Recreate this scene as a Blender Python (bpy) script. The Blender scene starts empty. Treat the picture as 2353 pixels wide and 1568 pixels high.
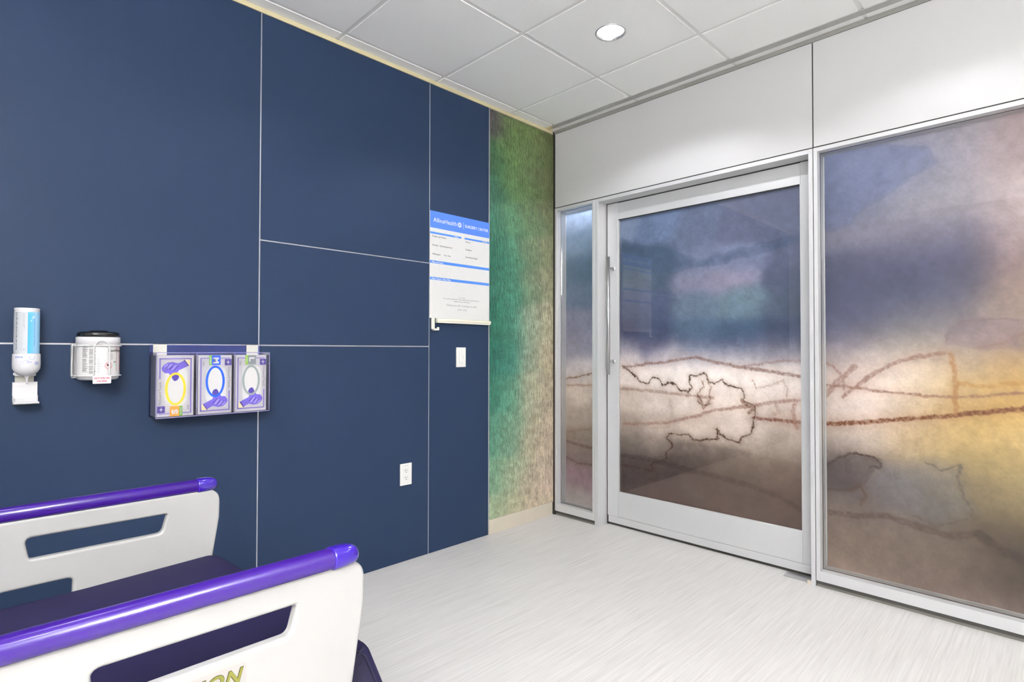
import bpy, bmesh, math, random
import numpy as np
from mathutils import Vector, Matrix

sc = bpy.context.scene
C = sc.collection
PI = math.pi
H = 2.684            # ceiling height
WT = 2.662           # top of the wall panels

# ---------------------------------------------------------------- camera, world, exposure
R_ = Vector((0.70632095, -0.70789001, 0.00156561))
U_ = Vector((-0.01299522, -0.01075507, 0.99985772))
F_ = Vector((0.70777245, 0.70624079, 0.01679571))
camd = bpy.data.cameras.new('camera')
camd.sensor_width = 36.0
camd.lens = 1283.13 * 36.0 / 2353.0
camd.clip_start = 0.02
cam = bpy.data.objects.new('camera', camd)
C.objects.link(cam)
cam.matrix_world = Matrix(((R_[0], U_[0], -F_[0], -2.97468), (R_[1], U_[1], -F_[1], -2.55815),
                           (R_[2], U_[2], -F_[2], 1.14284), (0, 0, 0, 1)))
sc.camera = cam
sc.view_settings.view_transform = 'Standard'
sc.view_settings.look = 'None'
sc.view_settings.gamma = 1.0
sc.view_settings.use_curve_mapping = False
sc.view_settings.exposure = 0.64
w = bpy.data.worlds.new('world')
sc.world = w
w.use_nodes = True
w.node_tree.nodes['Background'].inputs[0].default_value = (0.9, 0.95, 1.0, 1)
w.node_tree.nodes['Background'].inputs[1].default_value = 0.02

SPOT_K = 1.2
UP_W = 225.0
CORR_W = 14.5


def area(name, loc, sx, sy, watts, col=(0.97, 0.985, 1.03), spread=PI):
    l = bpy.data.lights.new(name, 'AREA')
    l.shape = 'RECTANGLE'
    l.size = sx
    l.size_y = sy
    l.energy = watts
    l.color = col
    l.spread = spread
    o = bpy.data.objects.new(name, l)
    C.objects.link(o)
    o.location = loc
    return o


def spot(name, loc, watts, angle, blend, col=(0.97, 0.985, 1.03), r=0.035):
    l = bpy.data.lights.new(name, 'SPOT')
    l.energy = watts
    l.spot_size = math.radians(angle)
    l.spot_blend = blend
    l.shadow_soft_size = r
    l.color = col
    o = bpy.data.objects.new(name, l)
    C.objects.link(o)
    o.location = loc
    return o


DL = [(-0.741, -1.001, 16.5), (-0.741, -2.220, 11.0), (-0.741, -3.439, 12.0), (-1.960, -1.001, 7.0),
      (-3.180, -0.600, 4.5), (-1.960, -3.439, 15.0), (-3.180, -2.430, 12.0)]
for i, (x, y, w_) in enumerate(DL):
    spot('downlight_lamp', (x, y, H - 0.001), w_ * SPOT_K, 138, 0.30)
up = area('added_uplight_lamp', (-4.34, -3.62, 2.075), 0.08, 1.05, UP_W)  # added uplight out of view, brightens the ceiling and walls
up.rotation_euler = (0, math.radians(180 + 20), 0)
area('corridor_lamp', (0.165, -0.19, 2.315), 0.04, 0.26, 13.0)
for y in (-0.6, -1.9, -3.3):
    area('corridor_lamp', (1.15, y, H - 0.02), 0.56, 0.9, CORR_W)
ART_GAIN = 1.16
ART_GAIN_G = 0.74
CTL_DOOR= [(-0.492, 1.959, 112, 125, 150), (-0.718, 1.923, 95, 110, 140), (-1.008, 1.878, 95, 105, 130), (-1.265, 1.838, 95, 100, 125), (-1.56, 1.791, 92, 98, 122), (-0.492, 1.73, 75, 90, 112), (-0.717, 1.705, 80, 95, 118), (-1.007, 1.672, 100, 110, 135), (-1.264, 1.643, 110, 118, 145), (-1.559, 1.61, 95, 100, 125), (-0.492, 1.616, 72, 88, 108), (-0.717, 1.595, 78, 92, 112), (-1.006, 1.569, 122, 122, 144), (-1.215, 1.55, 132, 128, 150), (-1.559, 1.519, 85, 92, 115), (-0.491, 1.444, 75, 82, 110), (-0.716, 1.432, 80, 90, 118), (-1.006, 1.415, 100, 115, 135), (-1.263, 1.401, 105, 125, 140), (-1.558, 1.384, 85, 95, 115), (-0.491, 1.274, 72, 75, 105), (-0.716, 1.268, 75, 85, 115), (-1.005, 1.261, 85, 105, 128), (-1.262, 1.255, 75, 95, 120), (-1.557, 1.248, 72, 82, 108), (-0.491, 1.188, 110, 110, 130), (-0.716, 1.187, 98, 98, 125), (-1.005, 1.184, 92, 102, 130), (-1.262, 1.183, 88, 95, 125), (-1.556, 1.18, 82, 88, 112), (-0.491, 1.117, 180, 170, 172), (-0.776, 1.119, 178, 170, 175), (-1.004, 1.12, 180, 174, 178), (-1.262, 1.122, 170, 164, 170), (-1.556, 1.124, 155, 148, 155), (-0.49, 0.989, 200, 188, 182), (-0.776, 0.998, 210, 200, 195), (-1.004, 1.005, 215, 205, 200), (-1.261, 1.013, 212, 202, 197), (-1.556, 1.022, 205, 195, 190), (-0.49, 0.819, 185, 170, 160), (-0.775, 0.837, 195, 182, 174), (-1.003, 0.852, 205, 192, 185), (-1.26, 0.868, 208, 195, 188), (-1.555, 0.887, 200, 188, 182), (-0.49, 0.649, 160, 145, 135), (-0.775, 0.677, 178, 163, 153), (-1.003, 0.699, 190, 175, 165), (-1.259, 0.724, 190, 176, 168), (-1.554, 0.752, 180, 165, 155), (-0.489, 0.536, 125, 113, 105), (-0.774, 0.57, 138, 124, 115), (-1.002, 0.597, 158, 143, 133), (-1.259, 0.627, 168, 152, 142), (-1.553, 0.662, 160, 145, 135), (-0.489, 0.423, 98, 88, 85), (-0.774, 0.463, 102, 92, 86), (-1.002, 0.495, 110, 100, 92), (-1.258, 0.531, 128, 115, 104), (-1.552, 0.572, 130, 115, 105), (-0.489, 0.31, 90, 78, 74), (-0.773, 0.356, 94, 80, 76), (-1.001, 0.393, 100, 86, 80), (-1.258, 0.435, 108, 94, 84), (-1.552, 0.482, 115, 98, 88), (-0.489, 0.14, 96, 80, 76), (-0.773, 0.196, 98, 80, 75), (-1.257, 0.29, 100, 84, 76), (-1.551, 0.348, 105, 88, 78), (-0.488, -0.015, 96, 80, 76), (-1.256, 0.158, 105, 85, 78), (-1.55, 0.225, 100, 82, 76)]  # first point lightened: glow at the top corner put into the colour
CTL_SIDE= [(-0.147, 2.101, 105, 118, 140), (-0.147, 1.888, 88, 103, 123), (-0.147, 1.706, 70, 88, 108), (-0.147, 1.524, 85, 98, 120), (-0.147, 1.342, 110, 110, 130), (-0.147, 1.16, 125, 122, 140), (-0.147, 1.009, 172, 163, 164), (-0.147, 0.859, 175, 160, 150), (-0.146, 0.678, 155, 140, 130), (-0.146, 0.527, 130, 115, 105), (-0.146, 0.377, 118, 100, 100), (-0.146, 0.257, 135, 112, 120), (-0.146, 0.107, 150, 140, 140)]  # topmost point lightened towards the corridor lamp's glow
CTL_RIGHT= [(-1.722, 2.242, 115, 118, 140), (-1.899, 2.193, 122, 124, 146), (-2.069, 2.145, 130, 128, 145), (-2.224, 2.102, 138, 132, 142), (-2.427, 2.046, 150, 130, 132), (-1.721, 2.111, 115, 122, 148), (-1.898, 2.068, 118, 124, 150), (-2.068, 2.026, 122, 126, 150), (-2.223, 1.988, 135, 130, 142), (-2.426, 1.938, 150, 130, 132), (-1.72, 1.981, 108, 115, 142), (-1.897, 1.943, 112, 118, 145), (-2.067, 1.907, 120, 122, 142), (-2.222, 1.874, 138, 132, 142), (-2.425, 1.831, 160, 140, 140), (-1.719, 1.851, 105, 110, 135), (-1.896, 1.819, 112, 114, 135), (-2.066, 1.788, 135, 130, 140), (-2.221, 1.761, 138, 132, 142), (-2.424, 1.725, 160, 140, 142), (-1.718, 1.72, 120, 118, 135), (-1.895, 1.694, 125, 122, 138), (-2.065, 1.67, 118, 114, 132), (-2.22, 1.647, 105, 102, 125), (-2.422, 1.618, 150, 128, 128), (-1.717, 1.59, 85, 88, 112), (-1.894, 1.57, 84, 86, 112), (-2.064, 1.551, 82, 84, 112), (-2.219, 1.534, 80, 80, 108), (-2.421, 1.511, 140, 115, 112), (-1.716, 1.46, 82, 85, 110), (-1.893, 1.446, 82, 85, 112), (-2.063, 1.433, 82, 86, 112), (-2.218, 1.42, 88, 88, 112), (-2.42, 1.404, 150, 125, 112), (-1.716, 1.33, 85, 88, 115), (-1.892, 1.322, 90, 92, 118), (-2.062, 1.314, 100, 100, 118), (-2.217, 1.307, 115, 110, 120), (-2.419, 1.298, 150, 130, 118), (-1.715, 1.222, 100, 98, 120), (-1.891, 1.219, 120, 115, 125), (-2.061, 1.216, 125, 122, 125), (-2.216, 1.213, 140, 128, 128), (-2.418, 1.209, 158, 135, 125), (-1.714, 1.114, 165, 152, 152), (-1.891, 1.116, 180, 165, 158), (-2.06, 1.117, 185, 168, 155), (-2.215, 1.119, 170, 150, 130), (-2.417, 1.121, 165, 135, 100), (-1.713, 0.985, 190, 175, 168), (-1.89, 0.992, 205, 188, 180), (-2.059, 0.999, 205, 188, 172), (-2.214, 1.006, 185, 160, 120), (-2.416, 1.014, 185, 150, 95), (-1.712, 0.855, 195, 180, 172), (-1.889, 0.869, 205, 188, 180), (-2.058, 0.881, 195, 175, 155), (-2.213, 0.893, 180, 150, 95), (-2.415, 0.908, 190, 155, 90), (-1.711, 0.726, 175, 160, 150), (-1.888, 0.745, 190, 175, 165), (-2.057, 0.763, 180, 155, 120), (-2.212, 0.78, 185, 155, 100), (-2.414, 0.802, 190, 160, 105), (-1.71, 0.597, 120, 108, 105), (-1.887, 0.622, 145, 130, 122), (-2.056, 0.646, 165, 145, 115), (-2.211, 0.667, 180, 155, 105), (-2.413, 0.696, 175, 150, 100), (-1.71, 0.49, 98, 88, 88), (-1.886, 0.519, 110, 100, 100), (-2.055, 0.548, 120, 112, 108), (-2.21, 0.574, 135, 118, 90), (-2.412, 0.608, 150, 130, 90), (-1.708, 0.361, 125, 108, 98), (-1.885, 0.396, 120, 106, 102), (-2.054, 0.43, 120, 108, 105), (-2.209, 0.461, 115, 102, 82), (-2.411, 0.502, 130, 112, 80), (-1.708, 0.211, 130, 112, 100), (-1.884, 0.253, 128, 110, 98), (-2.053, 0.293, 125, 110, 100), (-2.208, 0.33, 115, 100, 85), (-2.41, 0.379, 95, 80, 62), (-1.706, 0.082, 150, 128, 115), (-1.883, 0.13, 130, 112, 100), (-2.052, 0.176, 120, 104, 94), (-2.207, 0.218, 115, 98, 88), (-2.409, 0.273, 90, 75, 65), (-1.706, -0.025, 175, 150, 138), (-1.882, 0.028, 165, 142, 130), (-2.051, 0.078, 135, 116, 105), (-2.206, 0.125, 120, 102, 92), (-2.408, 0.185, 95, 80, 70), (-1.705, -0.153, 175, 150, 138), (-1.881, -0.095, 175, 150, 138), (-2.05, -0.039, 170, 145, 135), (-2.205, 0.013, 160, 138, 130), (-2.407, 0.08, 130, 112, 105)]  # lighter bottom rows paint in the light showing through the film
STROKES_DOOR = [([(-0.501, 1.032), (-0.663, 1.057), (-0.798, 1.071), (-0.911, 1.09), (-1.004, 1.105), (-1.107, 1.079), (-1.247, 1.054), (-1.378, 1.039), (-1.573, 1.009)], 0.016, (128, 96, 86), 0.65), ([(-1.274, 1.055), (-1.353, 1.067), (-1.441, 1.084), (-1.573, 1.092)], 0.014, (135, 108, 100), 0.5), ([(-0.482, 0.892), (-0.627, 0.892), (-0.798, 0.886), (-0.957, 0.876), (-1.106, 0.871)], 0.018, (140, 108, 92), 0.5), ([(-0.5, 0.665), (-0.662, 0.681), (-0.83, 0.707), (-0.987, 0.754), (-1.105, 0.798), (-1.218, 0.821), (-1.325, 0.842), (-1.428, 0.868), (-1.572, 0.89)], 0.018, (138, 100, 86), 0.55), ([(-1.338, 0.777), (-1.452, 0.774), (-1.571, 0.775)], 0.016, (120, 72, 58), 0.75), ([(-1.549, 0.883), (-1.537, 0.819), (-1.554, 0.746)], 0.02, (140, 95, 80), 0.5), ([(-1.452, 0.864), (-1.464, 0.813), (-1.44, 0.805)], 0.02, (150, 115, 100), 0.4), ([(-0.492, 1.038), (-0.538, 1.017), (-0.583, 0.982), (-0.627, 0.942), (-0.68, 0.929), (-0.714, 0.972), (-0.765, 0.966), (-0.781, 0.929), (-0.831, 0.954), (-0.879, 0.934), (-0.894, 0.905), (-0.957, 0.901), (-0.98, 0.931), (-0.957, 0.959), (-0.965, 0.995), (-1.018, 0.997), (-1.055, 1.012), (-1.085, 0.964), (-1.113, 0.958), (-1.163, 0.981), (-1.191, 0.948), (-1.232, 0.943), (-1.273, 0.931), (-1.286, 0.866), (-1.338, 0.843), (-1.345, 0.797), (-1.325, 0.69), (-1.272, 0.664), (-1.258, 0.636), (-1.19, 0.642), (-1.148, 0.664), (-1.127, 0.704), (-1.133, 0.635), (-1.09, 0.631), (-0.986, 0.612), (-0.956, 0.644), (-0.83, 0.638), (-0.813, 0.614), (-0.837, 0.587), (-0.853, 0.553), (-0.805, 0.524), (-0.813, 0.489), (-0.763, 0.452), (-0.713, 0.445), (-0.704, 0.394), (-0.626, 0.395), (-0.481, 0.396)], 0.0072, (84, 58, 42), 0.9), ([(-1.077, 0.964), (-1.092, 0.922), (-1.084, 0.859), (-1.047, 0.801), (-1.018, 0.848), (-1.01, 0.89), (-1.048, 0.934), (-1.033, 0.969)], 0.007, (120, 82, 62), 0.6), ([(-1.018, 0.876), (-1.047, 0.822), (-1.091, 0.839)], 0.012, (110, 75, 58), 0.6), ([(-1.273, 0.865), (-1.338, 0.83), (-1.312, 0.801)], 0.022, (110, 78, 58), 0.55), ([(-0.481, 0.459), (-0.626, 0.463), (-0.796, 0.45), (-0.955, 0.437), (-1.104, 0.425), (-1.31, 0.405), (-1.474, 0.37), (-1.569, 0.325)], 0.03, (70, 52, 48), 0.35), ([(-1.326, 0.987), (-1.352, 0.935), (-1.416, 0.952), (-1.49, 0.993), (-1.514, 0.944), (-1.501, 0.892)], 0.008, (150, 120, 105), 0.5), ([(-0.83, 0.851), (-0.846, 0.764), (-0.822, 0.673), (-0.713, 0.663)], 0.02, (160, 138, 122), 0.3)]
STROKES_SIDE = [([(0.004, 0.92), (-0.052, 0.948), (-0.159, 0.961), (-0.252, 0.988)], 0.012, (110, 80, 60), 0.7), ([(0.015, 0.898), (-0.252, 0.906)], 0.014, (140, 108, 95), 0.6), ([(0.015, 0.559), (-0.252, 0.611)], 0.015, (130, 100, 85), 0.6), ([(0.015, 0.507), (-0.252, 0.48)], 0.02, (95, 70, 62), 0.6), ([(0.015, 0.456), (-0.03, 0.393), (-0.116, 0.363), (-0.252, 0.366)], 0.006, (75, 50, 42), 0.8), ([(-0.007, 1.158), (-0.117, 1.165)], 0.01, (140, 130, 140), 0.4)]
STROKES_RIGHT = [([(-1.689, 0.972), (-1.8, 0.969), (-1.938, 0.953), (-2.094, 0.942), (-2.224, 0.945), (-2.425, 0.972), (-2.85, 0.995), (-3.32, 0.996)], 0.012, (140, 100, 84), 0.65), ([(-1.688, 0.779), (-1.877, 0.804), (-2.051, 0.837), (-2.185, 0.861), (-2.309, 0.887), (-2.425, 0.908), (-2.85, 0.939), (-3.32, 0.94)], 0.02, (125, 75, 50), 0.85), ([(-1.776, 0.917), (-1.832, 0.974), (-1.909, 1.039), (-1.997, 1.093), (-2.081, 1.119), (-2.168, 1.133)], 0.018, (140, 104, 92), 0.65), ([(-1.689, 0.912), (-1.752, 0.989), (-1.825, 1.067)], 0.024, (138, 104, 92), 0.55), ([(-1.69, 1.088), (-1.728, 1.071), (-1.769, 1.017), (-1.781, 0.963)], 0.014, (138, 104, 92), 0.5), ([(-2.194, 1.129), (-2.206, 1.04), (-2.208, 0.871)], 0.018, (160, 108, 62), 0.55), ([(-2.218, 1.0), (-2.31, 0.996), (-2.426, 1.014), (-2.85, 1.04), (-3.32, 1.041)], 0.018, (170, 122, 60), 0.5), ([(-2.288, 1.156), (-2.359, 1.176), (-2.428, 1.22), (-2.85, 1.328), (-3.32, 1.331)], 0.012, (140, 110, 100), 0.5), ([(-2.175, 1.185), (-2.188, 1.234), (-2.227, 1.268), (-2.289, 1.279), (-2.383, 1.272), (-2.428, 1.258), (-2.85, 1.205), (-3.32, 1.204)], 0.01, (125, 105, 108), 0.5), ([(-1.686, 0.57), (-1.75, 0.616), (-1.829, 0.653), (-1.891, 0.64), (-1.938, 0.619), (-1.92, 0.593), (-1.883, 0.59)], 0.01, (85, 70, 62), 0.7), ([(-1.686, 0.454), (-1.797, 0.467), (-1.844, 0.496), (-1.867, 0.456), (-1.843, 0.408)], 0.014, (95, 72, 58), 0.55), ([(-2.104, 0.648), (-2.157, 0.615), (-2.221, 0.649), (-2.214, 0.592), (-2.232, 0.515), (-2.263, 0.458), (-2.232, 0.42), (-2.168, 0.39), (-2.128, 0.369), (-2.048, 0.398)], 0.009, (100, 88, 80), 0.6), ([(-1.715, 0.346), (-1.827, 0.351), (-1.948, 0.377), (-2.075, 0.353), (-2.18, 0.337), (-2.28, 0.368), (-2.351, 0.324), (-2.418, 0.288), (-2.85, 0.195), (-3.32, 0.193)], 0.028, (85, 66, 58), 0.5), ([(-2.28, 0.368), (-2.35, 0.316), (-2.418, 0.303), (-2.85, 0.27), (-3.32, 0.269)], 0.04, (70, 54, 46), 0.4)]
BLOBS_RIGHT = [([(-1.694, 2.16), (-1.691, 1.749), (-1.806, 1.753), (-1.838, 1.798), (-1.885, 1.826), (-1.99, 1.894), (-2.075, 1.935), (-2.123, 1.967), (-2.156, 1.992), (-2.103, 2.055), (-1.918, 2.12)], (92, 102, 138), 0.55, 0.012), ([(-1.686, 0.57), (-1.75, 0.616), (-1.829, 0.653), (-1.906, 0.637), (-1.938, 0.619), (-1.905, 0.576), (-1.844, 0.496), (-1.797, 0.467), (-1.686, 0.46)], (88, 78, 80), 0.6, 0.012), ([(-1.935, 0.607), (-2.104, 0.648), (-2.221, 0.649), (-2.232, 0.515), (-2.263, 0.458), (-2.128, 0.369), (-2.034, 0.411), (-1.948, 0.411), (-1.89, 0.504)], (112, 112, 120), 0.45, 0.03), ([(-2.175, 1.185), (-2.188, 1.234), (-2.227, 1.268), (-2.289, 1.279), (-2.428, 1.258), (-2.427, 1.153), (-2.288, 1.149)], (128, 108, 118), 0.5, 0.015)]
BLOBS_DOOR = [([(-0.484, 1.612), (-0.664, 1.642), (-0.833, 1.611), (-0.96, 1.634), (-1.109, 1.636), (-1.29, 1.665), (-1.433, 1.687), (-1.589, 1.701), (-1.589, 1.744), (-1.382, 1.722), (-1.195, 1.699), (-1.021, 1.685), (-0.898, 1.728), (-0.484, 1.874)], (62, 82, 108), 0.45, 0.015), ([(-0.96, 1.706), (-1.081, 1.756), (-1.195, 1.734), (-1.138, 1.671), (-1.021, 1.682)], (125, 128, 158), 0.4, 0.04), ([(-0.957, 0.83), (-1.325, 0.829), (-1.337, 0.685), (-1.258, 0.636), (-0.986, 0.619), (-0.83, 0.638)], (196, 178, 166), 0.3, 0.03), ([(-0.481, 0.239), (-0.955, 0.415), (-1.311, 0.583), (-1.576, 0.562), (-1.573, 0.215), (-0.481, 0.2)], (112, 84, 72), 0.25, 0.01), ([(-0.481, 0.451), (-0.713, 0.445), (-0.813, 0.489), (-0.853, 0.553), (-0.893, 0.608), (-1.189, 0.601), (-1.311, 0.583), (-0.955, 0.415), (-0.481, 0.247)], (78, 62, 58), 0.4, 0.02)]  # diagonal edge of the last two blobs is a painted floor reflection
BLOBS_SIDE = [([(0.015, 0.336), (-0.252, 0.357), (-0.251, 0.202), (-0.095, 0.234), (-0.007, 0.202)], (140, 108, 122), 0.5, 0.03)]
CTL_GREEN= [(-0.595, 2.624, 90, 84, 90), (-0.42, 2.676, 110, 120, 82), (-0.233, 2.733, 104, 118, 76), (-0.046, 2.789, 96, 104, 70), (-0.594, 2.555, 88, 88, 88), (-0.42, 2.605, 100, 128, 76), (-0.233, 2.659, 104, 122, 74), (-0.046, 2.712, 100, 108, 68), (-0.594, 2.39, 72, 112, 78), (-0.42, 2.434, 104, 134, 82), (-0.233, 2.481, 108, 130, 84), (-0.046, 2.529, 106, 118, 76), (-0.593, 2.197, 60, 108, 86), (-0.419, 2.235, 100, 136, 88), (-0.233, 2.275, 106, 130, 86), (-0.046, 2.315, 110, 118, 82), (-0.593, 1.978, 64, 120, 98), (-0.419, 2.007, 92, 135, 102), (-0.232, 2.039, 112, 138, 100), (-0.045, 2.071, 122, 130, 96), (-0.592, 1.731, 50, 108, 88), (-0.418, 1.752, 80, 138, 112), (-0.232, 1.774, 120, 142, 110), (-0.045, 1.797, 140, 144, 112), (-0.591, 1.567, 56, 118, 98), (-0.418, 1.582, 78, 138, 114), (-0.232, 1.598, 130, 150, 120), (-0.045, 1.615, 158, 158, 128), (-0.591, 1.294, 44, 108, 88), (-0.417, 1.3, 70, 130, 110), (-0.231, 1.305, 150, 165, 140), (-0.045, 1.311, 182, 176, 148), (-0.59, 1.103, 44, 106, 90), (-0.417, 1.102, 66, 130, 112), (-0.231, 1.101, 150, 165, 142), (-0.045, 1.1, 190, 178, 150), (-0.589, 0.886, 58, 122, 102), (-0.416, 0.877, 92, 146, 122), (-0.231, 0.868, 170, 172, 146), (-0.045, 0.858, 192, 178, 154), (-0.589, 0.614, 90, 146, 122), (-0.416, 0.596, 120, 156, 130), (-0.23, 0.576, 185, 178, 152), (-0.044, 0.557, 202, 184, 162), (-0.588, 0.344, 125, 166, 136), (-0.415, 0.316, 165, 180, 148), (-0.23, 0.286, 196, 184, 160), (-0.044, 0.256, 208, 188, 168), (-0.587, 0.127, 165, 184, 150), (-0.414, 0.092, 190, 190, 158), (-0.229, 0.054, 204, 188, 164), (-0.044, 0.016, 210, 194, 170)]

# ---------------------------------------------------------------- materials
def lin(c):
    c = np.asarray(c, float) / 255.0
    return np.where(c <= 0.04045, c / 12.92, ((c + 0.055) / 1.055) ** 2.4)


MATS = {}


def mat(name, rgb, rough=0.5, metal=0.0, coat=0.0, var=0.03, nscale=40.0, bump=0.0, bscale=200.0, spec=0.5,
        coat_rough=0.03):
    """principled material with a faint procedural mottle; rgb given as sRGB 0-255"""
    if name in MATS:
        return MATS[name]
    m = bpy.data.materials.new(name)
    m.use_nodes = True
    nt = m.node_tree
    b = nt.nodes['Principled BSDF']
    c = lin(rgb)
    tc = nt.nodes.new('ShaderNodeTexCoord')
    n = nt.nodes.new('ShaderNodeTexNoise')
    n.inputs['Scale'].default_value = nscale
    n.inputs['Detail'].default_value = 3
    nt.links.new(tc.outputs['Object'], n.inputs['Vector'])
    mx = nt.nodes.new('ShaderNodeMix')
    mx.data_type = 'RGBA'
    mx.inputs[6].default_value = tuple(c * (1 - var)) + (1,)
    mx.inputs[7].default_value = tuple(np.clip(c * (1 + var), 0, 1)) + (1,)
    nt.links.new(n.outputs[0], mx.inputs[0])
    nt.links.new(mx.outputs[2], b.inputs['Base Color'])
    b.inputs['Roughness'].default_value = rough
    b.inputs['Metallic'].default_value = metal
    b.inputs['Coat Weight'].default_value = coat
    b.inputs['Coat Roughness'].default_value = coat_rough
    b.inputs['Specular IOR Level'].default_value = spec
    if bump:
        n2 = nt.nodes.new('ShaderNodeTexNoise')
        n2.inputs['Scale'].default_value = bscale
        n2.inputs['Detail'].default_value = 4
        nt.links.new(tc.outputs['Object'], n2.inputs['Vector'])
        bp = nt.nodes.new('ShaderNodeBump')
        bp.inputs['Strength'].default_value = bump
        bp.inputs['Distance'].default_value = 0.002
        nt.links.new(n2.outputs[0], bp.inputs['Height'])
        nt.links.new(bp.outputs[0], b.inputs['Normal'])
    MATS[name] = m
    return m


def glass(name, tint=(1, 1, 1), refl=1.0, rough=0.01, haze=0.0, hazecol=(200, 200, 220)):
    """thin clear sheet: transparent with a Fresnel reflection"""
    m = bpy.data.materials.new(name)
    m.use_nodes = True
    nt = m.node_tree
    for n in list(nt.nodes):
        nt.nodes.remove(n)
    o = nt.nodes.new('ShaderNodeOutputMaterial')
    t = nt.nodes.new('ShaderNodeBsdfTransparent')
    t.inputs[0].default_value = tuple(tint) + (1,)
    g = nt.nodes.new('ShaderNodeBsdfGlossy')
    g.inputs['Roughness'].default_value = rough
    f = nt.nodes.new('ShaderNodeFresnel')
    f.inputs[0].default_value = 1.45
    mu = nt.nodes.new('ShaderNodeMath')
    mu.operation = 'MULTIPLY'
    mu.inputs[1].default_value = refl
    nt.links.new(f.outputs[0], mu.inputs[0])
    mx = nt.nodes.new('ShaderNodeMixShader')
    nt.links.new(mu.outputs[0], mx.inputs[0])
    last = t
    if haze:
        d = nt.nodes.new('ShaderNodeBsdfDiffuse')
        d.inputs[0].default_value = tuple(lin(hazecol)) + (1,)
        mh = nt.nodes.new('ShaderNodeMixShader')
        mh.inputs[0].default_value = haze
        nt.links.new(t.outputs[0], mh.inputs[1])
        nt.links.new(d.outputs[0], mh.inputs[2])
        last = mh
    nt.links.new(last.outputs[0], mx.inputs[1])
    nt.links.new(g.outputs[0], mx.inputs[2])
    nt.links.new(mx.outputs[0], o.inputs[0])
    MATS[name] = m
    return m


def emit(name, rgb, strength):
    m = bpy.data.materials.new(name)
    m.use_nodes = True
    nt = m.node_tree
    b = nt.nodes['Principled BSDF']
    b.inputs['Base Color'].default_value = (0.9, 0.9, 0.9, 1)
    b.inputs['Emission Color'].default_value = tuple(lin(rgb)) + (1,)
    b.inputs['Emission Strength'].default_value = strength
    MATS[name] = m
    return m


# ---------------------------------------------------------------- objects
ORG = {}


def tag(o, label=None, cat=None, group=None, kind=None):
    if label: o['label'] = label
    if cat: o['category'] = cat
    if group: o['group'] = group
    if kind: o['kind'] = kind
    return o


def thing(name, loc, label, cat, group=None):
    o = bpy.data.objects.new(name, None)
    o.empty_display_size = 0.05
    C.objects.link(o)
    o.location = loc
    ORG[o.name] = Vector(loc)
    return tag(o, label, cat, group)


_font = {}


def text_mesh(body, bold=0.0, shear=0.0, spacing=1.0):
    k = (body, bold, shear, spacing)
    if k not in _font:
        cu = bpy.data.curves.new('t', 'FONT')
        cu.body = body
        cu.size = 1.0
        cu.offset = bold
        cu.shear = shear
        cu.space_character = spacing
        cu.resolution_u = 4
        cu.fill_mode = 'FRONT' if hasattr(cu, 'fill_mode') else cu.fill_mode
        cu.extrude = 0.0
        o = bpy.data.objects.new('t', cu)
        C.objects.link(o)
        bpy.context.view_layer.update()
        me = bpy.data.meshes.new_from_object(o.evaluated_get(bpy.context.evaluated_depsgraph_get()))
        vs = [v.co.copy() for v in me.vertices]
        fs = [tuple(p.vertices) for p in me.polygons]
        bpy.data.objects.remove(o)
        bpy.data.curves.remove(cu)
        bpy.data.meshes.remove(me)
        _font[k] = (vs, fs)
    return _font[k]


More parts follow.
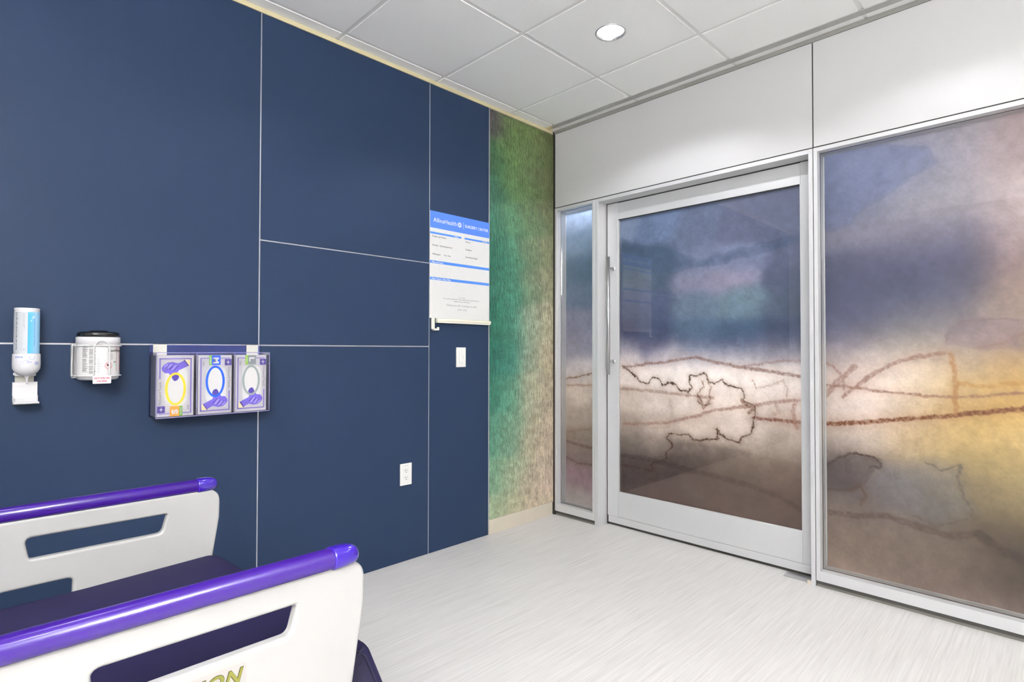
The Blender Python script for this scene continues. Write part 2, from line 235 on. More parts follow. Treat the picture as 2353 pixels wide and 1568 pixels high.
class MB:
    def __init__(s):
        s.v = []; s.f = []; s.m = []; s.sm = []; s.mats = []

    def mi(s, m):
        if m not in s.mats: s.mats.append(m)
        return s.mats.index(m)

    def add(s, vs, fs, m, smooth=False):
        b = len(s.v)
        s.v += [Vector(v) for v in vs]
        k = s.mi(m)
        for f in fs:
            s.f.append(tuple(i + b for i in f)); s.m.append(k); s.sm.append(smooth)
        return s

    def box(s, x0, x1, y0, y1, z0, z1, m):
        if x1 < x0: x0, x1 = x1, x0
        if y1 < y0: y0, y1 = y1, y0
        if z1 < z0: z0, z1 = z1, z0
        vs = [(x, y, z) for z in (z0, z1) for y in (y0, y1) for x in (x0, x1)]
        fs = [(0, 2, 3, 1), (4, 5, 7, 6), (0, 1, 5, 4), (2, 6, 7, 3), (0, 4, 6, 2), (1, 3, 7, 5)]
        return s.add(vs, fs, m)

    def prism(s, pts, a0, a1, ax, m, smooth=False):
        """pts: 2D outline, extruded along axis ax ('x','y','z') from a0 to a1"""
        def P(p, a):
            return {'x': (a, p[0], p[1]), 'y': (p[0], a, p[1]), 'z': (p[0], p[1], a)}[ax]
        n = len(pts)
        vs = [P(p, a0) for p in pts] + [P(p, a1) for p in pts]
        s.add(vs, [tuple(range(n)), tuple(range(2 * n - 1, n - 1, -1))], m)
        b = len(s.v) - 2 * n
        k = s.mi(m)
        for i in range(n):
            j = (i + 1) % n
            s.f.append((b + i, b + j, b + n + j, b + n + i)); s.m.append(k); s.sm.append(smooth)
        return s

    def lathe(s, prof, c, m, n=48, axis='z', a0=0.0, a1=2 * PI, smooth=True):
        """prof: list of (radius, height)"""
        full = abs(a1 - a0 - 2 * PI) < 1e-6
        k = n if full else n + 1
        vs = []
        for r, h in prof:
            for i in range(k):
                a = a0 + (a1 - a0) * i / n
                x, y = r * math.cos(a), r * math.sin(a)
                vs.append({'z': (c[0] + x, c[1] + y, c[2] + h), 'y': (c[0] + x, c[1] + h, c[2] + y),
                           'x': (c[0] + h, c[1] + x, c[2] + y)}[axis])
        fs = []
        for j in range(len(prof) - 1):
            for i in range(n):
                i2 = (i + 1) % k
                fs.append((j * k + i, j * k + i2, (j + 1) * k + i2, (j + 1) * k + i))
        return s.add(vs, fs, m, smooth)

    def tube(s, path, r, m, n=10, closed=False):
        path = [Vector(p) for p in path]
        N = len(path)
        vs = []
        up = None
        for i, p in enumerate(path):
            a = path[(i - 1) % N] if (closed or i > 0) else p
            b = path[(i + 1) % N] if (closed or i < N - 1) else p
            t = (b - a).normalized()
            if up is None:
                up = Vector((0, 0, 1)) if abs(t.z) < 0.9 else Vector((0, 1, 0))
            x = t.cross(up)
            if x.length < 1e-4: x = t.orthogonal()
            x.normalize()
            y = x.cross(t).normalized()
            up = y
            for k in range(n):
                an = 2 * PI * k / n
                vs.append(p + x * (r * math.cos(an)) + y * (r * math.sin(an)))
        fs = []
        for i in range(N if closed else N - 1):
            i2 = (i + 1) % N
            for k in range(n):
                k2 = (k + 1) % n
                fs.append((i * n + k, i * n + k2, i2 * n + k2, i2 * n + k))
        if not closed:
            fs += [tuple(range(n - 1, -1, -1)), tuple((N - 1) * n + k for k in range(n))]
        return s.add(vs, fs, m, True)

    def sheet(s, pts, fn, m):
        """flat polygon given in a local 2D frame, mapped by fn"""
        return s.add([fn(*p) for p in pts], [tuple(range(len(pts)))], m)

    def text(s, body, fn, m, x, z, size, width=None, align='l', bold=0.0, shear=0.0, rot=0.0, spacing=1.0):
        """letters in the local 2D frame (x right, z up) mapped by fn; size = cap height"""
        vs, fs = text_mesh(body, bold, shear, spacing)
        if not vs: return s
        sz = size / 0.70
        x0 = min(v.x for v in vs); x1 = max(v.x for v in vs)
        sx = sz if width is None else width / (x1 - x0)
        off = {'l': 0, 'c': -(x1 - x0) * sx / 2, 'r': -(x1 - x0) * sx}[align]
        cr, sr = math.cos(rot), math.sin(rot)
        out = []
        for v in vs:
            a = (v.x - x0) * sx + off
            b = v.y * sz
            out.append(fn(x + a * cr - b * sr, z + a * sr + b * cr))
        return s.add(out, fs, m)

    def build(s, name, parent=None, label=None, bevel=0.0, seg=2, kind=None, auto=True):
        org = ORG[parent.name] if parent is not None else Vector((0, 0, 0))
        if parent is None and s.v:
            lo = Vector([min(v[i] for v in s.v) for i in range(3)])
            hi = Vector([max(v[i] for v in s.v) for i in range(3)])
            org = Vector(((lo.x + hi.x) / 2, (lo.y + hi.y) / 2, lo.z))
        me = bpy.data.meshes.new(name)
        me.from_pydata([v - org for v in s.v], [], s.f)
        for m in s.mats: me.materials.append(m)
        me.polygons.foreach_set('material_index', s.m)
        me.polygons.foreach_set('use_smooth', s.sm)
        me.update()
        o = bpy.data.objects.new(name, me)
        C.objects.link(o)
        if parent is None:
            o.location = org
            ORG[o.name] = org
        else:
            o.parent = parent
            ORG[o.name] = org
        if bevel:
            b = o.modifiers.new('bevel', 'BEVEL')
            b.width = bevel; b.segments = seg; b.limit_method = 'ANGLE'; b.angle_limit = math.radians(40)
            b.harden_normals = False
        if label: o['label'] = label
        if kind: o['kind'] = kind
        return o


def rounded(pts, radii, n=6):
    """round the corners of a 2D polygon"""
    out = []
    N = len(pts)
    if not isinstance(radii, (list, tuple)): radii = [radii] * N
    for i in range(N):
        p = Vector(pts[i]); a = Vector(pts[i - 1]); b = Vector(pts[(i + 1) % N])
        r = radii[i]
        if r <= 0:
            out.append((p.x, p.y)); continue
        da = (a - p).normalized(); db = (b - p).normalized()
        ang = da.angle(db)
        d = min(r / math.tan(ang / 2), 0.48 * (a - p).length, 0.48 * (b - p).length)
        p0 = p + da * d; p1 = p + db * d
        for k in range(n + 1):
            t = k / n
            q = p0 * (1 - t) ** 2 + p * 2 * t * (1 - t) + p1 * t ** 2
            # blend towards a true arc
            out.append((q.x, q.y))
    return out


def plate(loops, thick, bev):
    """flat plate with holes from 2D loops; returns verts, faces centred on local z=0"""
    cu = bpy.data.curves.new('p', 'CURVE')
    cu.dimensions = '2D'
    cu.fill_mode = 'BOTH'
    cu.extrude = thick / 2 - bev
    cu.bevel_depth = bev
    cu.bevel_resolution = 3
    cu.offset = -bev
    for lp in loops:
        sp = cu.splines.new('POLY')
        sp.points.add(len(lp) - 1)
        for i, p in enumerate(lp): sp.points[i].co = (p[0], p[1], 0, 1)
        sp.use_cyclic_u = True
    o = bpy.data.objects.new('p', cu)
    C.objects.link(o)
    bpy.context.view_layer.update()
    me = bpy.data.meshes.new_from_object(o.evaluated_get(bpy.context.evaluated_depsgraph_get()))
    vs = [v.co.copy() for v in me.vertices]
    fs = [tuple(p.vertices) for p in me.polygons]
    bpy.data.objects.remove(o); bpy.data.curves.remove(cu); bpy.data.meshes.remove(me)
    return vs, fs


def circle(cx, cz, rx, rz, n=40, a0=0.0):
    return [(cx + rx * math.cos(a0 + 2 * PI * i / n), cz + rz * math.sin(a0 + 2 * PI * i / n)) for i in range(n)]


def ring(mb, cx, cz, rx, rz, t, fn, m, n=48):
    o = circle(cx, cz, rx, rz, n); q = circle(cx, cz, rx - t, rz - t, n)
    mb.add([fn(*p) for p in o] + [fn(*p) for p in q],
           [(i, (i + 1) % n, n + (i + 1) % n, n + i) for i in range(n)], m)


def rect(x0, x1, z0, z1):
    return [(x0, z0), (x1, z0), (x1, z1), (x0, z1)]


# ---------------------------------------------------------------- painted sheets (watercolour prints)
class Noise:
    def __init__(s, seed, n=128):
        s.n = n
        s.g = np.random.RandomState(seed).rand(n, n)

    def at(s, u, v):
        iu = np.floor(u).astype(int); iv = np.floor(v).astype(int)
        fu = u - iu; fv = v - iv
        fu = fu * fu * (3 - 2 * fu); fv = fv * fv * (3 - 2 * fv)
        n = s.n
        a = s.g[iu % n, iv % n]; b = s.g[(iu + 1) % n, iv % n]
        c = s.g[iu % n, (iv + 1) % n]; d = s.g[(iu + 1) % n, (iv + 1) % n]
        return (a * (1 - fu) + b * fu) * (1 - fv) + (c * (1 - fu) + d * fu) * fv

    def fbm(s, u, v, sc, oc=4):
        t = 0; a = 1; tot = 0
        for k in range(oc):
            t = t + a * s.at(u * sc + 17.3 * k, v * sc + 9.1 * k); tot += a
            a *= 0.55; sc *= 2.07
        return t / tot * 2 - 1


def seg_dist(u, v, pts, closed=False):
    d = np.full(u.shape, 1e9); tt = np.zeros(u.shape)
    n = len(pts)
    for i in range(n if closed else n - 1):
        ax, ay = pts[i]; bx, by = pts[(i + 1) % n]
        dx, dy = bx - ax, by - ay
        L2 = dx * dx + dy * dy + 1e-12
        t = np.clip(((u - ax) * dx + (v - ay) * dy) / L2, 0, 1)
        q = np.hypot(u - ax - t * dx, v - ay - t * dy)
        k = q < d
        d = np.where(k, q, d); tt = np.where(k, i + t, tt)
    return d, tt


def inside(u, v, pts):
    r = np.zeros(u.shape, bool)
    n = len(pts)
    for i in range(n):
        x0, y0 = pts[i]; x1, y1 = pts[(i + 1) % n]
        c = ((y0 > v) != (y1 > v)) & (u < (x1 - x0) * (v - y0) / (y1 - y0 + 1e-12) + x0)
        r ^= c
    return r


def paint(u, v, ctl, blobs, strokes, seed, sig=0.11, grain=0.065, gain=1.0, film=True):
    nz = Noise(seed)
    wu = u + 0.035 * nz.fbm(u + 3, v, 4) ; wv = v + 0.035 * nz.fbm(u, v + 7, 4)
    ctl = np.array(ctl, float)
    col = np.zeros(u.shape + (3,)); tot = np.zeros(u.shape)
    for c in ctl:
        g = np.exp(-(((wu - c[0]) / sig) ** 2 + ((wv - c[1]) / (sig * 0.62)) ** 2)) + 1e-9 / (0.01 + (wu - c[0]) ** 2 + (wv - c[1]) ** 2)
        col += g[..., None] * c[2:5]; tot += g
    col /= tot[..., None]
    eu = u + 0.022 * nz.fbm(u + 5, v + 2, 16, 5); ev = v + 0.022 * nz.fbm(u + 1, v + 8, 16, 5)
    for pts, c, al, soft in blobs:
        d, _ = seg_dist(eu, ev, pts, True)
        s = np.where(inside(eu, ev, pts), d, -d)
        a = al * np.clip(0.5 + s / (2 * soft), 0, 1) * (0.8 + 0.3 * nz.fbm(u, v, 20))
        a = np.clip(a, 0, 1)[..., None]
        col = col * (1 - a) + np.array(c) * a
        e = np.clip(1 - np.abs(s) / 0.006, 0, 1)[..., None] * al * 0.22 * (soft < 0.02)
        col = col * (1 - e) + np.array(c) * 0.75 * e
    k = 1 + grain * nz.fbm(u, v, 30, 4) + 0.6 * grain * nz.fbm(u + 4, v + 4, 150, 2)
    k = k + 0.05 * nz.fbm(u, v * 0.7, 7, 3)
    col = col * k[..., None]
    for i, (pts, c, al, wd) in enumerate([(p, c, a, w_) for (p, w_, c, a) in strokes]):
        am = 0.012 if wd < 0.0105 else 0.5 * min(wd, 0.014)
        su = u + am * nz.fbm(u + i, v, 30) + 0.5 * am * nz.fbm(u + i, v, 120, 3); sv = v + am * nz.fbm(u, v + i, 30) + 0.5 * am * nz.fbm(u, v + i, 120, 3)
        d, t = seg_dist(su, sv, pts)
        body = np.clip((wd / 2 * (1 + 0.35 * nz.fbm(u + 9, v + i, 40)) - d) / (0.25 * wd + 0.001) + 0.5, 0, 1)
        tex = np.clip(0.72 + 0.75 * nz.fbm(u * 1.0, v, 110, 3), 0.15, 1)
        bleed = 0.18 * np.exp(-(d / (wd * 1.6 + 0.006)) ** 2)
        a = np.clip(al * (body * tex) + al * bleed, 0, 1)[..., None]
        col = col * (1 - a) + np.array(c) * a
    if film:
        g = col.mean(-1, keepdims=True)
        col = g + (col - g) * 0.97
    c = lin(np.clip(col, 0, 255)) * gain
    if film:
        L = c.mean(-1, keepdims=True)
        c = c * np.clip(L / 0.62, 0.02, 1) ** 0.26
    return np.clip(c, 0.004, 0.93)


def painted_grid(name, mapfn, u0, u1, v0, v1, step, colfn, m, parent):
    nu = int((u1 - u0) / step) + 1; nv = int((v1 - v0) / step) + 1
    uu = np.linspace(u0, u1, nu); vv = np.linspace(v0, v1, nv)
    U2, V2 = np.meshgrid(uu, vv)
    col = colfn(U2, V2)
    P3 = np.stack(mapfn(U2, V2), -1).reshape(-1, 3)
    org = ORG[parent.name] if parent is not None else Vector((0, 0, 0))
    P3 = P3 - np.array(org)
    i = np.arange(nu - 1); j = np.arange(nv - 1)
    I, J = np.meshgrid(i, j)
    a = (J * nu + I).ravel()
    q = np.stack([a, a + 1, a + nu + 1, a + nu], -1).ravel()
    nf = len(a)
    me = bpy.data.meshes.new(name)
    me.vertices.add(len(P3)); me.vertices.foreach_set('co', P3.ravel())
    me.loops.add(nf * 4); me.loops.foreach_set('vertex_index', q)
    me.polygons.add(nf)
    me.polygons.foreach_set('loop_start', np.arange(nf) * 4)
    try: me.polygons.foreach_set('loop_total', np.full(nf, 4))
    except Exception: pass
    me.update(calc_edges=True)
    at = me.color_attributes.new('print', 'FLOAT_COLOR', 'POINT')
    c4 = np.concatenate([col.reshape(-1, 3), np.ones((len(P3), 1))], 1)
    at.data.foreach_set('color', c4.ravel())
    me.materials.append(m)
    o = bpy.data.objects.new(name, me)
    C.objects.link(o)
    if parent is not None: o.parent = parent
    ORG[o.name] = org
    return o


def print_mat(name, rough, coat, translucent=0.0, bump=0.0, bscale=60.0, aniso=(1, 1, 1), spec=0.5):
    m = bpy.data.materials.new(name)
    m.use_nodes = True
    nt = m.node_tree
    b = nt.nodes['Principled BSDF']
    a = nt.nodes.new('ShaderNodeAttribute')
    a.attribute_name = 'print'
    tc = nt.nodes.new('ShaderNodeTexCoord')
    n = nt.nodes.new('ShaderNodeTexNoise')
    n.inputs['Scale'].default_value = 420
    n.inputs['Detail'].default_value = 2
    nt.links.new(tc.outputs['Object'], n.inputs['Vector'])
    mr = nt.nodes.new('ShaderNodeMapRange')
    mr.inputs[3].default_value = 0.95; mr.inputs[4].default_value = 1.05
    nt.links.new(n.outputs[0], mr.inputs[0])
    vm = nt.nodes.new('ShaderNodeVectorMath'); vm.operation = 'MULTIPLY'
    nt.links.new(a.outputs['Color'], vm.inputs[0]); nt.links.new(mr.outputs[0], vm.inputs[1])
    nt.links.new(vm.outputs[0], b.inputs['Base Color'])
    b.inputs['Roughness'].default_value = rough
    b.inputs['Coat Weight'].default_value = coat
    b.inputs['Coat Roughness'].default_value = 0.02
    b.inputs['Specular IOR Level'].default_value = spec
    if bump:
        mp = nt.nodes.new('ShaderNodeMapping')
        mp.inputs['Scale'].default_value = aniso
        mp.inputs['Rotation'].default_value = (0, math.radians(-18), 0)
        nt.links.new(tc.outputs['Object'], mp.inputs[0])
        n2 = nt.nodes.new('ShaderNodeTexNoise')
        n2.inputs['Scale'].default_value = bscale
        n2.inputs['Detail'].default_value = 5
        n2.inputs['Distortion'].default_value = 0.6
        nt.links.new(mp.outputs[0], n2.inputs['Vector'])
        bp = nt.nodes.new('ShaderNodeBump')
        bp.inputs['Strength'].default_value = bump
        bp.inputs['Distance'].default_value = 0.011
        nt.links.new(n2.outputs[0], bp.inputs['Height'])
        nt.links.new(bp.outputs[0], b.inputs['Normal'])
    if translucent:
        t = nt.nodes.new('ShaderNodeBsdfTranslucent')
        nt.links.new(vm.outputs[0], t.inputs[0])
        ms = nt.nodes.new('ShaderNodeMixShader')
        ms.inputs[0].default_value = translucent
        nt.links.new(b.outputs[0], ms.inputs[1]); nt.links.new(t.outputs[0], ms.inputs[2])
        nt.links.new(ms.outputs[0], nt.nodes['Material Output'].inputs[0])
    MATS[name] = m
    return m


# ================================================================ SETTING
M_blue = mat('blue_laminate', (34, 50, 76), 0.55, var=0.012, nscale=3, spec=0.2)
M_trimal = mat('satin_aluminium_reveal', (190, 188, 192), 0.35, metal=0.7, nscale=80)
M_white = mat('warm_white_paint', (236, 234, 230), 0.6, nscale=5)
M_alu = mat('clear_anodised_aluminium', (202, 202, 203), 0.38, metal=0.25, var=0.02, nscale=60)
M_fascia = mat('pale_grey_panel', (188, 187, 187), 0.45, var=0.01, nscale=6)
M_dark = mat('dark_gasket', (44, 41, 37), 0.6)
M_greybase = mat('grey_base_metal_shaded', (74, 72, 69), 0.4, metal=0.3)  # grey base, darkened to paint in the shadow under the frame
M_cream = mat('cream_vinyl', (196, 187, 171), 0.5, nscale=20)
M_creamtrim = mat('cream_ceiling_angle', (196, 186, 150), 0.5)
M_greytrim = mat('grey_ceiling_angle', (128, 126, 122), 0.5)
M_tile = mat('acoustic_tile', (246, 246, 244), 0.9, var=0.02, nscale=90, bump=0.35, bscale=260, spec=0.1)
M_grid = mat('ceiling_grid_paint', (232,231,228), 0.6)
M_steel = mat('brushed_steel', (200, 200, 200), 0.28, metal=0.95, nscale=120)
M_plate = mat('white_plastic_plate', (222, 221, 217), 0.3, spec=0.5)
M_slot = mat('dark_slot', (25, 24, 22), 0.5)

# floor: pale vinyl with fine streaks running along the room
mf = bpy.data.materials.new('streaked_vinyl_floor')
mf.use_nodes = True
nt = mf.node_tree
b = nt.nodes['Principled BSDF']
tc = nt.nodes.new('ShaderNodeTexCoord')
mp = nt.nodes.new('ShaderNodeMapping'); mp.inputs['Scale'].default_value = (1.6, 75, 1)
nt.links.new(tc.outputs['Object'], mp.inputs[0])
n1 = nt.nodes.new('ShaderNodeTexNoise'); n1.inputs['Scale'].default_value = 1.6; n1.inputs['Detail'].default_value = 6
n1.inputs['Roughness'].default_value = 0.7; n1.inputs['Distortion'].default_value = 0.15
nt.links.new(mp.outputs[0], n1.inputs['Vector'])
mp2 = nt.nodes.new('ShaderNodeMapping'); mp2.inputs['Scale'].default_value = (6, 260, 1)
nt.links.new(tc.outputs['Object'], mp2.inputs[0])
n2 = nt.nodes.new('ShaderNodeTexNoise'); n2.inputs['Scale'].default_value = 1.0; n2.inputs['Detail'].default_value = 3
nt.links.new(mp2.outputs[0], n2.inputs['Vector'])
ad = nt.nodes.new('ShaderNodeMath'); ad.operation = 'MULTIPLY_ADD'; ad.inputs[1].default_value = 0.5
nt.links.new(n2.outputs[0], ad.inputs[0]); nt.links.new(n1.outputs[0], ad.inputs[2])
cr = nt.nodes.new('ShaderNodeValToRGB')
cr.color_ramp.elements[0].position = 0.50; cr.color_ramp.elements[1].position = 0.95
cr.color_ramp.elements[0].color = tuple(lin((194, 190, 187))) + (1,)
cr.color_ramp.elements[1].color = tuple(lin((218, 215, 212))) + (1,)
nt.links.new(ad.outputs[0], cr.inputs[0]); nt.links.new(cr.outputs[0], b.inputs['Base Color'])
b.inputs['Roughness'].default_value = 0.42
b.inputs['Specular IOR Level'].default_value = 0.35
XB, YB = -4.45, -4.30   # back walls
MB().box(XB - 0.1, 2.3, YB - 0.1, 0.1, -0.08, 0, mf).build('floor', kind='structure')

# ceiling: tiles of 0.61 m in an exposed grid
G = 0.6096; GX0, GY0 = -0.4262, -0.0800
xs = [GX0 + G * i for i in range(-8, 2)]; ys = [GY0 - G * j for j in range(-1, 9)]
gap = 0.0115
cl = MB()
holes = {}
for i in range(len(xs) - 1):
    for j in range(len(ys) - 1):
        x0, x1 = max(xs[i], XB), min(xs[i + 1], -0.0957); y1, y0 = min(ys[j], 0.0), max(ys[j + 1], YB)
        if x1 - x0 < 0.02 or y1 - y0 < 0.02: continue
        cx, cy = (x0 + x1) / 2, (y0 + y1) / 2
        dl = [p for p in DL if x0 < p[0] < x1 and y0 < p[1] < y1]
        gx0 = gap if x0 > XB else 0; gx1 = gap if x1 < -0.1 else 0
        gy1 = gap if y1 < -0.001 else 0
        X0, X1, Y0, Y1 = x0 + gx0, x1 - gx1, y0 + gap, y1 - gy1
        if dl:
            n = 48
            cc = circle(dl[0][0], dl[0][1], 0.068, 0.068, n, PI / 4)
            sq = []
            for k in range(n):
                a = PI / 4 + 2 * PI * k / n
                ca, sa = math.cos(a), math.sin(a)
                t = 1 / max(abs(ca), abs(sa))
                sq.append((cx + ca * t * (X1 - X0) / 2, cy + sa * t * (Y1 - Y0) / 2))
            b0 = [(p[0], p[1], H) for p in cc] + [(p[0], p[1], H) for p in sq]
            cl.add(b0, [(k, n + k, n + (k + 1) % n, (k + 1) % n) for k in range(n)], M_tile)
            cl.add([(p[0], p[1], H) for p in cc] + [(p[0], p[1], H + 0.015) for p in cc],
                   [(k, (k + 1) % n, n + (k + 1) % n, n + k) for k in range(n)], M_tile)
            for e in ((X0, X1, Y0, Y0 + 0.001), (X0, X1, Y1 - 0.001, Y1), (X0, X0 + 0.001, Y0, Y1), (X1 - 0.001, X1, Y0, Y1)):
                cl.box(e[0], e[1], e[2], e[3], H, H + 0.012, M_tile)
        else:
            cl.box(X0, X1, Y0, Y1, H, H + 0.012, M_tile)
# tile strip over the glazed front
ysb = [0.0] + [y for y in ys if YB < y < -0.001] + [YB]
for a, b_ in zip(ysb[:-1], ysb[1:]):
    cl.box(-0.046, 0.03, b_ + (gap * 0.6), a - (gap * 0.6 if a < 0 else 0), H, H + 0.012, M_tile)
for y in ysb[1:-1]:
    pass
ceil = cl.build('ceiling', kind='structure')
gb = MB()
gb.box(XB, 0.1, YB, 0.0, H + 0.0062, H + 0.0075, M_grid)
for p in DL: pass
# back of the ceiling (closed slab), kept above the lamps' housings
gb2 = MB().box(XB - 0.1, 0.1, YB - 0.1, 0.1, H + 0.16, H + 0.2, M_grid)
# grid as bars so that the lamp openings stay open
gb = MB()
for x in xs:
    if XB < x < -0.1: gb.box(x - 0.0125, x + 0.0125, YB, 0, H + 0.004, H + 0.03, M_grid)
for y in ys:
    if YB < y < 0: gb.box(XB, 0.03, y - 0.0125, y + 0.0125, H + 0.0045, H + 0.03, M_grid)
go = gb.build('ceiling_grid', parent=ceil)
go2 = gb2.build('ceiling_slab', parent=ceil)

MB().box(XB, -0.013, -0.006, 0.004, WT, H - 0.0003, M_creamtrim).build('trim_1', kind='structure', bevel=0.001)
MB().box(-0.006, 0.006, YB, -0.013, WT, H - 0.0003, M_greytrim).build('trim_2', kind='structure')
t = MB().box(-0.0957, -0.052, YB, -0.055, H - 0.004, H + 0.03, mat('track_grey', (172, 171, 168), 0.45, metal=0.2))
t.box(-0.052, -0.0465, YB, -0.012, H + 0.001, H + 0.03, M_dark)
t.box(-0.0957, -0.052, -0.055, -0.006, H - 0.0045, H + 0.03, mat('track_end_cream', (206, 190, 150), 0.5))
t.build('trim_3', kind='structure')

# ---- left wall: blue laminate panels with metal reveals
wl = MB()
wl.box(XB, -0.612, 0.012, 0.12, 0, H + 0.03, M_blue)
wl.box(-0.612, 0.1, 0.012, 0.12, 0, H + 0.03, M_white)
wl = wl.build('wall_left', kind='structure')
cols = [(XB, -2.0093, [0.0, 1.1640, WT]), (-2.0093, -1.0732, [0.0, 1.1640, 1.6364, WT]), (-1.0732, -0.6155, [0.0, WT])]
hg = 0.0028
rv = MB()
for x0, x1, zz in cols:
    for z0, z1 in zip(zz[:-1], zz[1:]):
        MB().box(x0 + (hg if x0 > XB else 0), x1 - hg, 0.0, 0.011, z0 + (hg if z0 > 0 else 0.001), z1 - (hg if z1 < WT else 0), M_blue) \
            .build('wall_panel', parent=wl, bevel=0.0006, seg=1)
    for z in zz[1:-1]:
        rv.box(x0, x1, 0.0022, 0.012, z - hg, z + hg, M_trimal)
        rv.box(x0, x1, 0.0014, 0.0022, z - hg, z - hg + 0.0012, M_trimal)
for x in (-2.0093, -1.0732):
    rv.box(x - hg, x + hg, 0.0020, 0.012, 0.001, WT, M_trimal)
rv.box(-0.6155 - hg, -0.6115, -0.0005, 0.012, 0.001, WT, M_trimal)
rv.build('reveal_strip', parent=wl)
MP = print_mat('printed_wallcovering', 0.5, 0.0, bump=1.0, bscale=24, aniso=(2.4, 1, 0.7), spec=0.3)
painted_grid('wallcovering', lambda u, v: (u, np.full(u.shape, 0.006), v), -0.6115, 0.004, 0.085, WT, 0.004,
             lambda u, v: paint(u, v, CTL_GREEN, [], [], 5, sig=0.11, grain=0.20, gain=ART_GAIN_G, film=False), MP, wl)
MB().box(-0.611, -0.012, -0.003, 0.008, 0, 0.088, M_cream).build('baseboard_left', kind='structure', bevel=0.002)

# ---- back walls closing the room
MB().box(XB - 0.1, XB, YB - 0.1, 0.12, 0, H + 0.03, M_white).build('wall_back', kind='structure')
MB().box(XB, 0.1, YB - 0.1, YB, 0, H + 0.03, M_white).build('wall_right', kind='structure')

# ---- glazed front wall (x = 0)
YE = -3.30           # far end of the glazing
wf = MB().box(0.012, 0.11, YB, -0.0133, 2.150, H + 0.03, M_white)
wf.box(0.0, 0.11, YB, YE, 0, 2.15, M_white)
wf.box(0.004, 0.10, -0.0133, 0.012, 0, H, M_dark)
wf = wf.build('wall_front', kind='structure')
for y0, y1 in ((-1.6745, -0.0160), (YE, -1.6800), (YB, YE - 0.005)):
    MB().box(0.0, 0.0118, y0, y1, 2.1440, WT, M_fascia).build('fascia_panel', parent=wf, bevel=0.0008, seg=1)
MB().box(0.0035, 0.012, YB, -0.0133, 2.136, WT, M_dark).build('fascia_joint', parent=wf)

ZT = 2.1385          # top of frames
ZS = 0.078           # sill


def frame_window(name, ya, yb, film_fn, right=False):
    """ya > yb; frame members, front pane, film-printed rear pane"""
    w_ = MB()
    f = 0.0175
    for (y0, y1) in ((ya, ya - f), (yb + f, yb)):
        w_.box(0.0, 0.105, y0, y1, 0.03, ZT, M_alu)
    w_.box(0.0, 0.105, ya - f, yb + f, ZT - 0.0195, ZT, M_alu)
    w_.box(0.0, 0.105, ya - f, yb + f, 0.03, ZS, M_alu)
    win = w_.build(name, kind='structure', bevel=0.0008, seg=1)
    g_ = MB()
    e = 0.0016
    ia, ib = ya - f, yb + f
    g_.box(0.0425, 0.0445, ia, ia - e, ZS, ZT - 0.0195, M_dark); g_.box(0.0425, 0.0445, ib + e, ib, ZS, ZT - 0.0195, M_dark)
    g_.box(0.0425, 0.0445, ia - e, ib + e, ZS, ZS + e, M_dark); g_.box(0.0425, 0.0445, ia - e, ib + e, ZT - 0.0195 - e, ZT - 0.0195, M_dark)
    g_.build('gasket', parent=win)
    MB().box(0.0445, 0.0505, ia - e, ib + e, ZS + e, ZT - 0.0195 - e, M_glass).build('glass_pane', parent=win)
    painted_grid('printed_film', lambda u, v: (np.full(u.shape, 0.099), u, v), ib + 0.0005, ia - 0.0005, ZS + 0.0005, ZT - 0.020, 0.0035,
                 film_fn, M_film, win)
    b_ = MB()
    b_.box(0.012, 0.10, ya - 0.001, yb + 0.001, 0, 0.0305, M_greybase)
    b_.box(0.011, 0.016, ya - 0.001, yb + 0.001, 0, 0.011, mat('base_lip', (116, 114, 108), 0.4, metal=0.3))
    b_.build('base_channel', parent=win)
    return win


M_glass = glass('clear_glass', (0.985, 0.99, 0.985), 0.75, 0.005)
M_film = print_mat('printed_privacy_film', 0.55, 0.0, translucent=0.5, spec=0.3)
frame_window('window_1', -0.0135, -0.3530, lambda u, v: paint(u, v, CTL_SIDE, BLOBS_SIDE, STROKES_SIDE, 11, sig=0.13, gain=ART_GAIN))
frame_window('window_2', -1.6780, YE, lambda u, v: paint(u, v, CTL_RIGHT, BLOBS_RIGHT, STROKES_RIGHT, 23, sig=0.13, gain=ART_GAIN))

# door frame: posts reaching the floor, head with soffit
df = MB()
df.box(0.0, 0.100, -0.3820, -0.3545, 0.0, ZT, M_alu)
df.box(0.0, 0.092, -1.6745, -1.6550, 0.0, ZT, M_alu)
df.box(0.0, 0.092, -1.6550, -0.3820, 2.1165, ZT, M_alu)
df.box(0.012, 0.024, -0.3840, -0.3820, 2.105, 2.118, M_alu)
df.box(0.100, 0.150, -0.3985, -0.3560, 0.0, ZT, M_dark)  # dark backing added to block corridor light leaking through the gap
# small floor guides
df.box(0.0, 0.010, -1.6550, -1.636, 0.0, 0.018, M_cream)
frm = df.build('trim_4', kind='structure', bevel=0.0008, seg=1)
